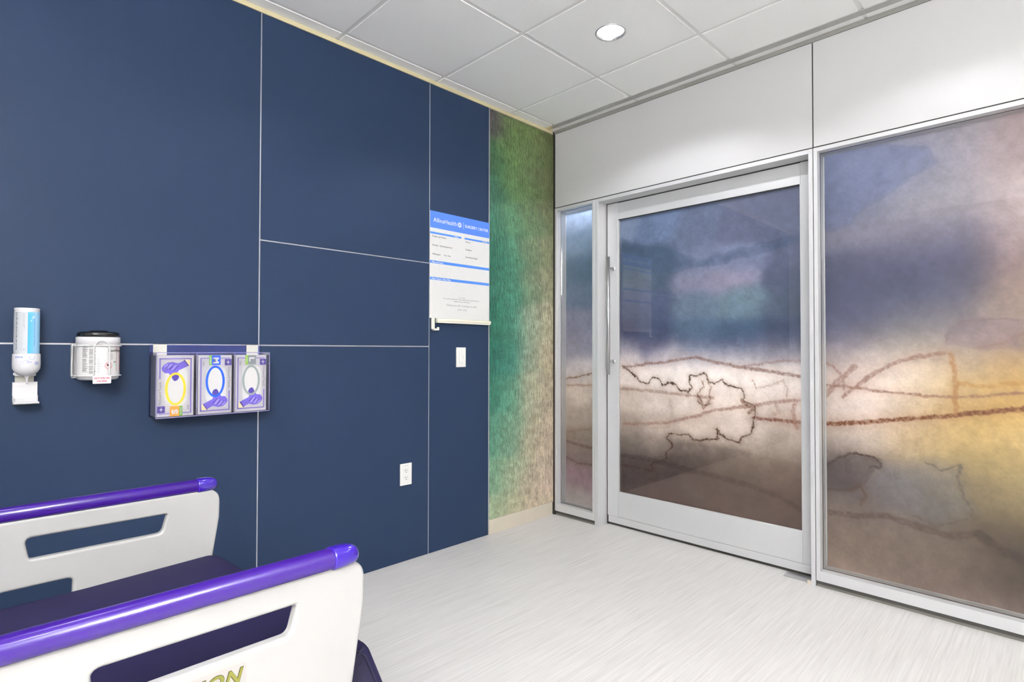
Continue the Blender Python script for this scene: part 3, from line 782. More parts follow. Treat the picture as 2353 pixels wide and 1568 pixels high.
# sliding door leaf
DX = 0.095
dy0, dy1 = -1.700, -0.3900
dl_ = MB()
sl = -0.4720; sr = -1.5880; zt_, zb_ = 2.0020, 0.2210
dl_.box(DX, DX + 0.045, sl, dy1, 0.060, 2.1140, M_alu)      # lock stile
dl_.box(DX, DX + 0.045, dy0, sr, 0.060, 2.1140, M_alu)      # rear stile
dl_.box(DX + 0.0006, DX + 0.045, sr + 0.0006, sl - 0.0006, zt_, 2.1110, M_alu)  # top rail
dl_.box(DX + 0.0006, DX + 0.045, sr + 0.0006, sl - 0.0006, 0.0605, zb_, M_alu)  # bottom rail
door = dl_.build('door_1', kind='structure', bevel=0.0009, seg=1)
MB().box(DX + 0.0004, DX + 0.044, dy0, dy1 - 0.006, 0.016, 0.0592, M_alu).build('bottom_sweep', parent=door, bevel=0.0006, seg=1)
MB().box(DX + 0.006, DX + 0.040, dy0, dy1 - 0.01, 0.003, 0.016, M_dark).build('brush_seal', parent=door)
bd = MB()
q = 0.004
bd.box(DX + 0.002, DX + 0.012, sl - q, sl, zb_, zt_, M_alu); bd.box(DX + 0.002, DX + 0.012, sr, sr + q, zb_, zt_, M_alu)
bd.box(DX + 0.002, DX + 0.012, sl - q, sr + q, zb_, zb_ + q, M_alu); bd.box(DX + 0.002, DX + 0.012, sl - q, sr + q, zt_ - q, zt_, M_dark)
bd.build('glazing_bead', parent=door)
MB().box(DX + 0.012, DX + 0.016, sr, sl, zb_, zt_, M_glass).build('glass_pane', parent=door)
painted_grid('printed_film', lambda u, v: (np.full(u.shape, 0.118), u, v), sr, sl, zb_, zt_, 0.0035,
             lambda u, v: paint(u, v, CTL_DOOR, BLOBS_DOOR, STROKES_DOOR, 31, sig=0.10, gain=ART_GAIN), M_film, door)
MB().box(0.04, 0.14, -1.655, -0.384, 2.1175, 2.1475, M_dark).build('door_header', parent=door)
# pull handle: long bar on two standoffs
hx = DX - 0.062; hy = -0.4400
hb_ = MB().tube([(hx, hy, 0.988), (hx, hy, 1.7525)], 0.0115, M_steel, 20).build('pull_bar', parent=door)
for z in (1.680, 1.072):
    s_ = MB().tube([(hx, hy, z), (DX, hy, z)], 0.0085, M_steel, 16)
    s_.lathe([(0.0, -0.004), (0.0125, -0.004), (0.0135, 0.0)], (DX, hy, z), M_steel, 20, axis='x')
    s_.build('handle_standoff', parent=door)
g1 = MB().box(DX - 0.075, DX - 0.004, -1.655, -1.52, 0.0, 0.004, M_steel)
g1.build('floor_guide', parent=door, bevel=0.001)

# corridor beyond the glass
for y in (-0.6, -1.9, -3.3):
    MB().box(0.87, 1.43, y - .45, y + .45, H - 0.012, H - 0.001, MATS['lit_diffuser'] if 'lit_diffuser' in MATS else emit('lit_diffuser', (255, 252, 246), 1.6)).build('corridor_light')
    tag(C.objects[-1], {-0.6: 'white corridor ceiling light panel beyond the glass door', -1.9: 'white corridor ceiling light panel beyond the large printed window', -3.3: 'white corridor ceiling light panel beyond the far end of the glazing'}[y], 'ceiling light', 'corridor light panels')
MB().box(2.2, 2.3, YB, 0.1, 0, H, M_white).build('wall_corridor', kind='structure')
MB().box(0.11, 2.2, YB, 0.1, H, H + 0.05, M_tile).build('ceiling_corridor', kind='structure')
MB().box(0.11, 2.2, 0.1, 0.15, 0, H, M_white).build('wall_corridor_end', kind='structure')
MB().box(0.11, 2.2, YB - 0.05, YB, 0, H, M_white).build('wall_corridor_far', kind='structure')

# ---- lamps in the ceiling
M_lens = emit('lit_lens', (255, 252, 246), 9.0)
M_reflector = mat('spun_reflector', (225, 225, 225), 0.18, metal=0.9)
M_diff = MATS['lit_diffuser']
LBL = ['round recessed ceiling downlight glowing in the tile nearest the corner',
       'round recessed downlight in front of the large printed window',
       'round recessed downlight near the far end of the glazed wall',
       'round recessed downlight beside the blue wall above the outlet',
       'round recessed downlight over the bed beside the blue wall',
       'round recessed downlight in the rear middle of the room',
       'round recessed downlight above the near side rail of the bed']
for i, (x, y, w_) in enumerate(DL):
    d = thing('downlight', (x, y, H), LBL[i], 'ceiling light', 'recessed downlights')
    r = MB()
    r.lathe([(0.0735, 0.0), (0.0735, -0.0015), (0.068, -0.0022), (0.0655, -0.001), (0.063, 0.010), (0.056, 0.030), (0.050, 0.045)], (x, y, H), M_reflector, 48)
    r.build('reflector', parent=d)
    l = MB()
    l.lathe([(0.0, 0.012), (0.05, 0.014), (0.0605, 0.018)], (x, y, H), M_lens, 40)
    l.build('lens', parent=d)
wl_ = thing('unseen_wall_light', (XB, -3.62, 1.96), 'long white uplight added out of view on the wall facing the glass door', 'wall light')  # unseen fixture, put in to carry the added uplight
MB().prism([(XB, 1.96), (XB + .10, 1.99), (XB + .175, 2.09), (XB + .165, 2.09), (XB + .095, 2.0), (XB + .01, 1.98), (XB + .01, 2.09), (XB, 2.09)], -4.20, -3.02, 'y', M_white).build('housing', parent=wl_)

cl_ = thing('unseen_wall_light', (.12, -0.19, 2.318), 'short strip light in the corridor above the narrow printed window', 'wall light')
MB().box(.111, .20, -0.34, -0.04, 2.322, 2.352, M_white).build('housing', parent=cl_)
MB().box(.14, .19, -0.33, -0.05, 2.318, 2.322, M_diff).build('diffuser', parent=cl_)

# ================================================================ THINGS ON THE BLUE WALL
def F(y, x0=0.0, z0=0.0):
    """2D frame on a plane facing the room at depth y (x right, z up)"""
    return lambda a, b: (x0 + a, y, z0 + b)


K = {}
for nm, c in dict(ink=(40, 38, 38), inkgrey=(120, 118, 120), formblue=(74, 120, 216), barblue=(70, 128, 214), white=(226,225,223),
                  paper=(216,214,212), line=(205, 203, 200), purple=(122, 108, 186), deep=(72, 58, 140), glove=(104, 88, 190),
                  glove_dark=(66, 52, 140), glove_light=(146, 132, 214), yellow=(246, 190, 50), orange=(240, 160, 44), blue=(18, 84, 224), grey=(138, 148, 148),
                  green=(120, 176, 70), lime=(150, 205, 50), red=(206, 28, 80), sky=(70, 160, 222), cyan=(150, 200, 232), text_blue=(60, 90, 190),
                  tan=(236, 222, 160), boxline=(214, 212, 214), mint=(150, 220, 190)).items():
    K[nm] = mat('print_' + nm, c, 0.45, var=0.01)

# ---- care board
bx0, bx1, bz0, bz1 = -1.0735, -0.6185, 1.3265, 1.9372
yb = -0.0045
cb = thing('care_board', ((bx0 + bx1) / 2, 0, bz0), 'white and blue printed patient care board hanging on the blue wall', 'board')
MB().box(bx0, bx1, yb, 0.0005, bz0, bz1, mat('board_face', (214, 213, 211), 0.25, coat=0.3)).build('board_panel', parent=cb, bevel=0.0006, seg=1)
p = MB(); f1 = F(yb - 0.0004); f2 = F(yb - 0.0009)
W = bx1 - bx0; Hh = bz1 - bz0


def BX(t): return bx0 + W * t      # t = 0..1 across
def BZ(px): return bz1 - Hh * px   # px = 0..1 down


p.sheet(rect(bx0, bx1, BZ(0.158), bz1), f1, K['formblue'])
p.text('AllinaHealth', f2, K['white'], BX(.05), BZ(.100), .0245, width=W * .375, bold=0.0)
cx_, cz_ = BX(.475), BZ(.083)
for k in range(8):
    a = k * PI / 4
    pts = [(cx_ + math.cos(a) * .004 - math.sin(a) * .0, cz_ + math.sin(a) * .004)]
    pts = [(cx_ + r_ * math.cos(a + da), cz_ + r_ * math.sin(a + da)) for r_, da in ((.003, 0), (.010, -.33), (.0165, -.16), (.0165, .16), (.010, .33))]
    p.sheet(pts, f2, K['white'])
p.sheet(rect(BX(.537), BX(.541), BZ(.115), BZ(.05)), f2, K['white'])
p.text('SURGERY CENTER', f2, K['white'], BX(.565), BZ(.097), .0165, width=W * .415, bold=0.012)
for a, b_, z in ((0.0, .505, .196), (.56, 1.0, .196)):
    p.sheet(rect(BX(a), BX(b_), BZ(z + .018), BZ(z)), f1, K['barblue'])
p.text('Patient', f2, K['white'], BX(.39), BZ(.210), .0058, width=W * .06, bold=.02)
p.text('Care Team', f2, K['white'], BX(.87), BZ(.210), .0058, width=W * .09, bold=.02)
for s_, a, z, wd in (('Preferred Name', .035, .243, .22), ('Family / Spokesperson', .035, .325, .32), ('Allergies', .035, .408, .13), ('Yes / No', .215, .408, .11),
                     ('Nurse', .575, .243, .08), ('Surgeon', .575, .318, .11), ('Anesthesiologist', .575, .392, .215)):
    p.text(s_, f1, K['ink'], BX(a), BZ(z), .0085, width=W * wd, bold=.012)
for a, b_, z in ((.0, .505, .292), (.0, .505, .372), (.56, 1., .285), (.56, 1., .36)):
    p.sheet(rect(BX(a), BX(b_), BZ(z + .0018), BZ(z)), f1, K['line'])
for z, s_, wd in ((.463, 'Plan of Care', .175), (.618, 'Pain Goal / Pain Plan', .30)):
    p.sheet(rect(bx0, bx1, BZ(z + .026), BZ(z)), f1, K['barblue'])
    p.text(s_, f2, K['white'], BX(.03), BZ(z + .021), .0088, width=W * wd, bold=.015)
p.sheet(rect(bx0, bx1, BZ(.766), BZ(.764)), f1, K['line'])
p.text('Our Mission:', f1, K['inkgrey'], BX(.52), BZ(.796), .006, width=W * .125, align='c', shear=.2)
p.text('To care for patients, serve physicians, and improve', f1, K['ink'], BX(.51), BZ(.815), .0070, width=W * .61, align='c')
p.text('health care in America.', f1, K['ink'], BX(.52), BZ(.836), .0070, width=W * .27, align='c')
p.text('Thank you for trusting us with', f1, K['inkgrey'], BX(.52), BZ(.879), .0115, width=W * .51, align='c', shear=.3)
p.text('your care', f1, K['inkgrey'], BX(.52), BZ(.915), .0115, width=W * .155, align='c', shear=.3)
p.build('printed_form', parent=cb)
M_ivory = mat('ivory_plastic', (232, 228, 210), 0.4)
r = MB()
r.tube([(-1.030, -.014, 1.3150), (-0.6180, -.014, 1.3150)], .0105, M_ivory, 16)
r.box(-1.030, -0.622, -.022, 0.0, 1.2995, 1.3065, M_ivory)
r.box(-1.030, -0.620, -.006, 0.0, 1.300, 1.326, M_ivory)
r.build('paper_rail', parent=cb, bevel=.001, label='rounded ivory rail under the board')
r = MB()
r.box(-1.062, -1.042, -.012, 0.0, 1.262, 1.328, M_ivory)
r.box(-1.060, -1.024, -.030, -.010, 1.255, 1.266, M_ivory)
r.box(-1.036, -1.024, -.030, -.018, 1.262, 1.274, M_ivory)
r.build('hook', parent=cb, bevel=.003, label='small ivory hook')

# ---- dimmer switch
sx, sz = -0.8430, 1.1013
sw = thing('light_switch', (sx, 0, sz - .057), 'white rocker dimmer switch plate under the care board', 'switch')
MB().box(sx - .036, sx + .036, -.006, .0005, sz - .0585, sz + .0585, M_plate).build('wall_plate', parent=sw, bevel=.002)
MB().prism([(-.006, sz - .033), (-.0095, sz - .033), (-.007, sz + .033), (-.006, sz + .033)], sx - .0165, sx + .0165, 'x', M_plate).build('rocker', parent=sw, bevel=.0006, seg=1)
q = MB(); fn = F(-.0100)
q.text('dimmer', F(-.00985), K['inkgrey'], sx - .008, sz - .031, .003, width=.018)
q.box(sx + .0115, sx + .0135, -.0098, -.0075, sz - .012, sz + .012, mat('slider_grey', (200, 198, 190), .4))
q.build('slider', parent=sw)
for dz in (.048, -.048):
    MB().lathe([(0, -.0068), (.0016, -.0068), (.002, -.006)], (sx, 0, sz + dz), M_plate, 10, axis='y').build('screw', parent=sw)

# ---- duplex outlet
ox, oz = -1.2278, .4700
ol = thing('wall_outlet', (ox, 0, oz - .058), 'white duplex power outlet low on the blue wall', 'outlet')
MB().box(ox - .037, ox + .037, -.006, .0005, oz - .0585, oz + .0585, M_plate).build('wall_plate', parent=ol, bevel=.002)
for dz in (.0195, -.0195):
    s_ = MB()
    oc = [(ox + .0165 * math.cos(t_), oz + dz + max(-.0135, min(.0135, .0165 * math.sin(t_)))) for t_ in [2 * PI * i / 32 for i in range(32)]]
    s_.prism(oc, -.0078, -.006, 'y', M_plate)
    s_.box(ox - .0075, ox - .0052, -.0083, -.0078, oz + dz - .001, oz + dz + .0075, M_slot)
    s_.box(ox + .0052, ox + .0075, -.0083, -.0078, oz + dz + .000, oz + dz + .0068, M_slot)
    s_.prism(circle(ox, oz + dz - .0075, .0026, .0026, 12), -.0083, -.0078, 'y', M_slot)
    s_.build('socket', parent=ol)
q = MB(); q.text('E4L-22', F(-.0064), K['ink'], ox, oz + .0455, .0032, width=.022, align='c'); q.build('circuit_mark', parent=ol)

# ---- hand sanitizer dispenser and its bottle
hx_ = -2.7965; hy_ = -.050
M_wp = mat('white_moulded_plastic', (214, 212, 214), .3, coat=.2)
M_gb = mat('grey_back_plate', (190, 188, 178), .45)
dp = thing('sanitizer_dispenser', (hx_, 0, .960), 'white wall mounted foam dispenser with drip tray, left end of the blue wall', 'dispenser')
c = MB()
prof = [(0, 1.0560), (.0125, 1.0560), (.020, 1.0575), (.030, 1.066), (.0365, 1.078), (.0375, 1.092), (.0368, 1.128), (.0352, 1.129), (.0350, 1.094), (.033, 1.086), (0, 1.084)]
c.lathe(prof, (hx_, hy_, 0), M_wp, 48)
c.build('cup', parent=dp)
MB().lathe([(.0115, 1.058), (.0075, 1.052), (.0042, 1.046), (.0030, 1.032), (.0018, 1.0255), (0, 1.0255)], (hx_ + .002, hy_, 0), M_wp, 20).build('nozzle', parent=dp)
b_ = MB()
b_.box(hx_ - .028, hx_ + .028, -.020, 0.0, 1.052, 1.128, M_wp)
b_.box(hx_ - .026, hx_ + .024, -.004, 0.0, 1.030, 1.054, M_gb)
b_.box(hx_ - .031, hx_ + .027, -.018, -.002, 1.055, 1.064, M_wp)
b_.box(hx_ - .012, hx_ + .012, -.050, -.010, 1.060, 1.072, M_wp)
b_.build('back_plate', parent=dp, bevel=.002)
# drip tray: curved scoop with a lip
tr = MB()
prof = [(-.005, 1.0310), (-.007, 1.020), (-.008, .990), (-.010, .975), (-.020, .9655), (-.045, .9625), (-.070, .9640), (-.074, .9660),
        (-.074, .9620), (-.069, .9585), (-.045, .9570), (-.014, .9585), (-.003, .968), (-.0005, .990), (-.0005, 1.0310)]
tr.prism([(a, b) for a, b in prof], hx_ - .0325, hx_ + .0335, 'x', M_wp, smooth=False)
tr.box(hx_ - .0325, hx_ - .0300, -.030, -.003, .962, .985, M_wp)
tr.box(hx_ + .0310, hx_ + .0335, -.030, -.003, .962, .985, M_wp)
tr.build('drip_tray', parent=dp, bevel=.0015)


def cyl(cx, cy, r_, a_mid=-PI / 2):
    """wrap a flat frame (arc length, z) round a vertical cylinder, a_mid = angle facing the room"""
    return lambda a, b: (cx + r_ * math.cos(a_mid + a / r_), cy + r_ * math.sin(a_mid + a / r_), b)


def wrap_rect(mb, fn, x0, x1, z0, z1, m, n=12):
    for i in range(n):
        a = x0 + (x1 - x0) * i / n; b = x0 + (x1 - x0) * (i + 1) / n
        mb.add([fn(a, z0), fn(b, z0), fn(b, z1), fn(a, z1)], [(0, 1, 2, 3)], m, True)


VA = -PI / 2 + .0   # direction of the label's middle
q = MB(); fc = cyl(hx_, hy_, .0373)
q.text('ECOLAB', cyl(hx_, hy_, .0378), K['text_blue'], -.034, 1.1155, .0048, width=.022, bold=.02)
fh = cyl(hx_, hy_, .0377)
def stroke(mb, fn, pts, w_, m):
    for (x0, z0), (x1, z1) in zip(pts[:-1], pts[1:]):
        L = math.hypot(x1 - x0, z1 - z0) or 1; nx, nz = -(z1 - z0) / L * w_ / 2, (x1 - x0) / L * w_ / 2
        mb.add([fn(x0 + nx, z0 + nz), fn(x1 + nx, z1 + nz), fn(x1 - nx, z1 - nz), fn(x0 - nx, z0 - nz)], [(0, 1, 2, 3)], m)
stroke(q, fh, [(-.020, 1.100), (-.012, 1.104), (-.004, 1.107), (.004, 1.104), (-.002, 1.1015), (.006, 1.1025), (.012, 1.1025)], .0008, K['text_blue'])
stroke(q, fh, [(-.020, 1.092), (-.010, 1.096), (.002, 1.097), (.012, 1.1005)], .0008, K['text_blue'])
stroke(q, fh, [(.004, 1.1145), (.004, 1.119), (.020, 1.119), (.018, 1.1125), (.014, 1.1095), (.009, 1.1095), (.004, 1.1145)], .0007, K['text_blue'])
for k in range(3):
    wrap_rect(q, fh, .020, .034, 1.0925 + k * .0035, 1.0940 + k * .0035, K['text_blue'], 4)
q.build('printed_logo', parent=dp)

bt = thing('sanitizer_bottle', (hx_, hy_, 1.100), 'inverted white and blue hand sanitizer canister standing in the wall dispenser', 'bottle')
b_ = MB()
b_.lathe([(0, 1.096), (.030, 1.097), (.0338, 1.104), (.0338, 1.2715), (.0325, 1.2745), (.0338, 1.277), (.0338, 1.2810), (.032, 1.2835), (.0295, 1.2835), (.028, 1.281), (0, 1.281)], (hx_, hy_, 0), M_wp, 48)
b_.build('canister', parent=bt)
l = MB(); fl = cyl(hx_, hy_, .03395); fl2 = cyl(hx_, hy_, .03410); fl3 = cyl(hx_, hy_, .03425)
lg = mat('label_silver', (188, 191, 196), .4)
wrap_rect(l, fl, -.052, .000, 1.13, 1.2700, lg, 16)
wrap_rect(l, fl, .000, .052, 1.13, 1.2700, K['cyan'], 16)
for k in range(8):
    c_ = np.array((64, 158, 224)) * (1 - k / 8) + np.array((176, 210, 230)) * k / 8
    wrap_rect(l, fl2, .000 + k * .0033, .000 + (k + 1) * .0033, 1.13, 1.2695, mat('label_blue_%d' % k, tuple(c_), .4), 2)
stroke(l, fl3, [(.003, 1.268), (.015, 1.255), (.020, 1.250)], .0022, K['white'])
stroke(l, fl3, [(.024, 1.268), (.014, 1.252), (.008, 1.238)], .0022, K['white'])
stroke(l, fl3, [(.010, 1.269), (.022, 1.258)], .0012, K['white'])
l.text('Foam Hand Sanitizer', fl3, K['text_blue'], .0175, 1.2450, .0038, width=.092, rot=-PI / 2)
l.text('Instant hand antiseptic', fl3, K['white'], .025, 1.2480, .0028, width=.05, rot=-PI / 2)
l.text('Foam hand sanitizer for healthcare', fl2, K['inkgrey'], -.0095, 1.2640, .0022, width=.052, rot=-PI / 2)
l.text('Kills germs without water', fl2, K['inkgrey'], -.0130, 1.2640, .0022, width=.046, rot=-PI / 2)
l.text('Net contents', fl2, K['inkgrey'], -.0160, 1.1650, .0022, width=.026, rot=-PI / 2)
l.text('6', fl2, K['ink'], -.0110, 1.1450, .0046, rot=-PI / 2)
for k in range(26):
    z = 1.142 + k * .0049
    wrap_rect(l, fl2, -.0345, -.0345 + .0035 + (k * 7 % 4) * .0006, z, z + .0028, K['inkgrey'] if k % 3 else K['ink'], 2)
l.build('label', parent=bt)

# ---- wipes canister in a wire bracket
wx, wy, wr = -2.6015, -.0700, .0640
wc = thing('wipes_canister', (wx, wy, 1.0340), 'white disinfecting wipes tub with black lid held in the white wire bracket', 'canister')
b_ = MB()
b_.lathe([(0, 1.0340), (.052, 1.0345), (.0605, 1.039), (.0635, 1.050), (.0635, 1.164), (.0655, 1.166), (.0655, 1.1865), (.0635, 1.188), (0, 1.188)], (wx, wy, 0), M_wp, 64)
b_.build('tub', parent=wc)
lid = MB()
lid.lathe([(0, 1.2080), (.012, 1.208), (.013, 1.2115), (.026, 1.2115), (.028, 1.208), (.054, 1.2070), (.0605, 1.204), (.0625, 1.1995), (.0625, 1.1885), (.060, 1.1880), (0, 1.1880)][::-1], (wx, wy, 0), mat('black_lid_plastic', (22, 22, 24), .22), 64)
lid.build('lid', parent=wc)
l = MB(); f0 = cyl(wx, wy, .0637); f1_ = cyl(wx, wy, .0641); f2_ = cyl(wx, wy, .0645)
VO = 0.0
wrap_rect(l, f0, -.10, .10, 1.053, 1.162, K['paper'], 40)
random.seed(4)
for cx0, cx1, n_ in ((-.0585, -.038, 34), (-.036, -.0150, 36)):
    for k in range(n_):
        z = 1.158 - k * .0028
        if z < 1.058: break
        if random.random() < .12: continue
        wrap_rect(l, f1_, cx0, cx0 + (cx1 - cx0) * random.uniform(.55, 1.0), z - .0013, z, K['inkgrey'] if random.random() < .8 else K['ink'], 3)
wrap_rect(l, f1_, -.036, .004, 1.1580, 1.1600, K['ink'], 5)
for k in range(8):
    z = 1.110 - k * .0065
    wrap_rect(l, f1_, -.0125, -.0125 + random.uniform(.006, .012), z - .001, z, K['inkgrey'], 2)
l.text('CaviWipes', f2_, K['ink'], .0210, 1.1360, .0080, width=.058, bold=.02)
l.text('1', f1_, K['red'], .052, 1.0700, .088, width=.026, bold=.03)
for k in range(5):
    wrap_rect(l, f1_, .0210, .0210 + .016 + (k % 2) * .003, 1.1270 - k * .0045, 1.1280 - k * .0045, K['inkgrey'], 2)
wrap_rect(l, f1_, .041, .049, 1.0970, 1.1000, K['ink'], 2)
wrap_rect(l, f1_, .041, .049, 1.0850, 1.0890, K['mint'], 2)
ring(l, .0225, 1.0860, .0125, .0125, .0009, f1_, K['red'])
ring(l, .0225, 1.0860, .0095, .0095, .0007, f1_, K['red'])
stroke(l, f2_, [(.0150, 1.0925), (.0300, 1.0800)], .0018, K['red'])
for dx, dz, rr in ((-.0030, .003, .0026), (.0020, .003, .0022), (-.003, -.001, .0014)):
    l.sheet(circle(.0225 + dx, 1.086 + dz, rr, rr * 1.3, 12), f2_, K['ink'])
l.build('label', parent=wc)

br = thing('wire_bracket', (wx, 0, 1.022), 'white wire wall bracket with a not for use on skin tag around the wipes tub', 'bracket')
M_wire = mat('white_coated_wire', (218,218,217), .3)
rr = .0675
for z in (1.1570, 1.0500):
    pts = []
    for i in range(0, 33):
        a = PI * 1.0 + PI * i / 32
        pts.append((wx + rr * math.cos(a), wy + rr * math.sin(a), z))
    pts = [(wx - rr, -.004, z)] + [(wx - rr, -.035, z)] + pts + [(wx + rr, -.035, z), (wx + rr, -.004, z)]
    MB().tube(pts, .0022, M_wire, 10).build('wire_ring', parent=br)
ca = -PI / 2 - .02
fw = cyl(wx, wy, .0695)
hoop = []
for x_, z_ in [(-.0225, 1.030), (-.0225, 1.08), (-.0225, 1.145)] + [(-.0225 + .0465 * (1 - math.cos(t_)) / 2 , 1.145 + .030 * math.sin(t_)) for t_ in [PI * i / 14 for i in range(1, 14)]] + [(.024, 1.145), (.024, 1.08), (.024, 1.030)]:
    hoop.append(fw(x_, z_))
MB().tube(hoop, .0022, M_wire, 10).build('wire_hoop', parent=br)
s_ = MB()
for side in (-1, 1):
    x_ = wx + side * (rr + .0025)
    s_.prism(rounded([(-.030, 1.046), (-.002, 1.046), (-.002, 1.163), (-.030, 1.163)], .006), x_ - .0015, x_ + .0015, 'x', M_wire)
s_.box(wx - rr, wx + rr, -.003, 0.0, 1.04, 1.165, M_wire)
s_.build('side_plate', parent=br)
sg = MB()
fs_ = lambda a, b: (wx + a, wy - .0735, b)
x0, x1 = -.0255, .0275
out = rounded([(x0, 1.0235), (x1, 1.0235), (x1, 1.0510), (x0, 1.0510)], .003, 3)
sg.prism([(wx + a, b) for a, b in out], wy - .0735, wy - .0715, 'y', M_wire)
fs2 = lambda a, b: (wx + a, wy - .0738, b)
sg.text('NOT FOR USE', fs2, K['red'], .001, 1.0400, .0056, width=.044, align='c', bold=.03)
sg.text('ON SKIN', fs2, K['red'], .001, 1.0295, .0056, width=.028, align='c', bold=.03)
sg.build('warning_tag', parent=br, label='white tag with red lettering')

# ---- clear glove box holder and three glove boxes
gx0, gx1, gz0, gz1 = -2.4290, -2.0030, .8800, 1.1330
gyf = -.1060
M_acr = glass('clear_acrylic', (.985, .982, 1.0), 0.6, .02, haze=.006, hazecol=(190, 186, 224))
M_acre = glass('acrylic_edge', (.80, .78, .95), 1.0, .05, haze=.35, hazecol=(196, 190, 232))
gh = thing('glove_box_holder', ((gx0 + gx1) / 2, 0, gz0), 'clear acrylic three box glove holder hooked over the panel joint', 'glove box holder')
MB().box(gx0, gx1, -.0035, -.0005, gz0, 1.1630, glass('acrylic_back_sheen', (.80, .84, 1.0), .8, .03, haze=.10, hazecol=(120,130,220))).build('back_sheet', parent=gh)  # blue-violet tint and haze stand in for the sheet's reflection
MB().box(gx0, gx1, gyf, -.0035, gz0, gz0 + .003, M_acr).build('bottom_sheet', parent=gh)
MB().box(gx0, gx0 + .003, gyf, -.0035, gz0 + .003, gz1, M_acr).build('side_sheet', parent=gh)
MB().box(gx1 - .003, gx1, gyf, -.0035, gz0 + .003, gz1, M_acr).build('side_sheet', parent=gh)
divs = (-2.2885, -2.1475)
for d in divs:
    MB().box(d - .0015, d + .0015, gyf, -.0035, gz0 + .003, gz1, M_acr).build('divider', parent=gh)
fr = MB()
holes_ = []
for cx in (-2.3600, -2.2180, -2.0775):
    holes_.append(rounded([(cx - .040, .925), (cx + .040, .925), (cx + .040, 1.080), (cx - .040, 1.080)], .04, 8))
vs, fs = plate([[(gx0, gz0), (gx1, gz0), (gx1, gz1), (gx0, gz1)]] + holes_, .003, .0004)
fr.add([(v.x, gyf - v.z, v.y) for v in vs], fs, M_acr)
fr.build('front_sheet', parent=gh)
e_ = MB()
for x in (gx0, gx1 - .003) + tuple(d - .0015 for d in divs):
    e_.box(x, x + .003, gyf - .0021, gyf - .0016, gz0, gz1, M_acre)
e_.box(gx0, gx1, gyf - .0021, gyf - .0016, gz1 - .003, gz1, M_acre)
e_.box(gx0, gx1, gyf - .0021, gyf - .0016, gz0, gz0 + .004, M_acre)
e_.build('polished_edge', parent=gh)
M_hook = mat('brushed_hook', (206, 204, 196), .4, metal=.3)
for x0, x1 in ((-2.4165, -2.3690), (-2.0640, -2.0150)):
    h_ = MB(); h_.box(x0, x1, -.0060, -.0037, 1.1200, 1.1665, M_hook); h_.box(x0, x1, -.0060, .0015, 1.1640, 1.1665, M_hook)
    h_.build('hanger_hook', parent=gh, bevel=.0005, seg=1)


def glove_shape(mb, fn, flip):
    """printed gloved fists in a 1x1 frame; flip = upside down"""
    def g(a, b):
        if flip: a, b = 1 - a, 1 - b
        return fn(a, b)
    mb.sheet([(.02, .02), (.02, .36), (.30, .02)], lambda a, b: g(a, b), K['tan'])
    hand = [(.20, .02), (.05, .34), (.14, .42), (.40, .60), (.46, .80), (.56, .92), (.68, .86), (.74, .74), (.86, .74), (.95, .60), (.97, .46), (.90, .30), (.78, .18), (.62, .14), (.42, .22), (.30, .14)]
    mb.sheet(hand, g, K['glove'])
    o = lambda a, b: (lambda q: (q[0], q[1] - .0002, q[2]))(g(a, b))
    for sh in ([(.44, .30), (.60, .60), (.66, .58), (.54, .30)], [(.58, .26), (.74, .50), (.79, .46), (.68, .24)], [(.72, .26), (.86, .44), (.90, .38), (.80, .24)]):
        mb.sheet(sh, o, K['glove_light'])
    for sh in ([(.40, .36), (.58, .66), (.60, .62), (.44, .34)], [(.55, .28), (.70, .56), (.72, .52), (.58, .27)], [(.69, .25), (.82, .50), (.84, .46), (.72, .25)], [(.46, .78), (.56, .92), (.66, .84), (.56, .80)], [(.20, .02), (.05, .34), (.09, .36), (.24, .05)]):
        mb.sheet(sh, o, K['glove_dark'])


def star(mb, fn, cx, cz, s_):
    mb.sheet([(cx - s_, cz - s_), (cx + s_, cz - s_), (cx + s_, cz + s_), (cx - s_, cz + s_)], fn, K['deep'])
    o = lambda a, b: (lambda q: (q[0], q[1] - .0002, q[2]))(fn(a, b))
    pts = []
    for i in range(8):
        a = PI / 2 + i * PI / 4
        r_ = (s_ * .8 if i % 2 == 0 else s_ * .22) * (1.0 if i % 4 == 0 else .8)
        pts.append((cx + r_ * math.cos(a), cz + r_ * math.sin(a)))
    mb.sheet(pts, o, K['white'])


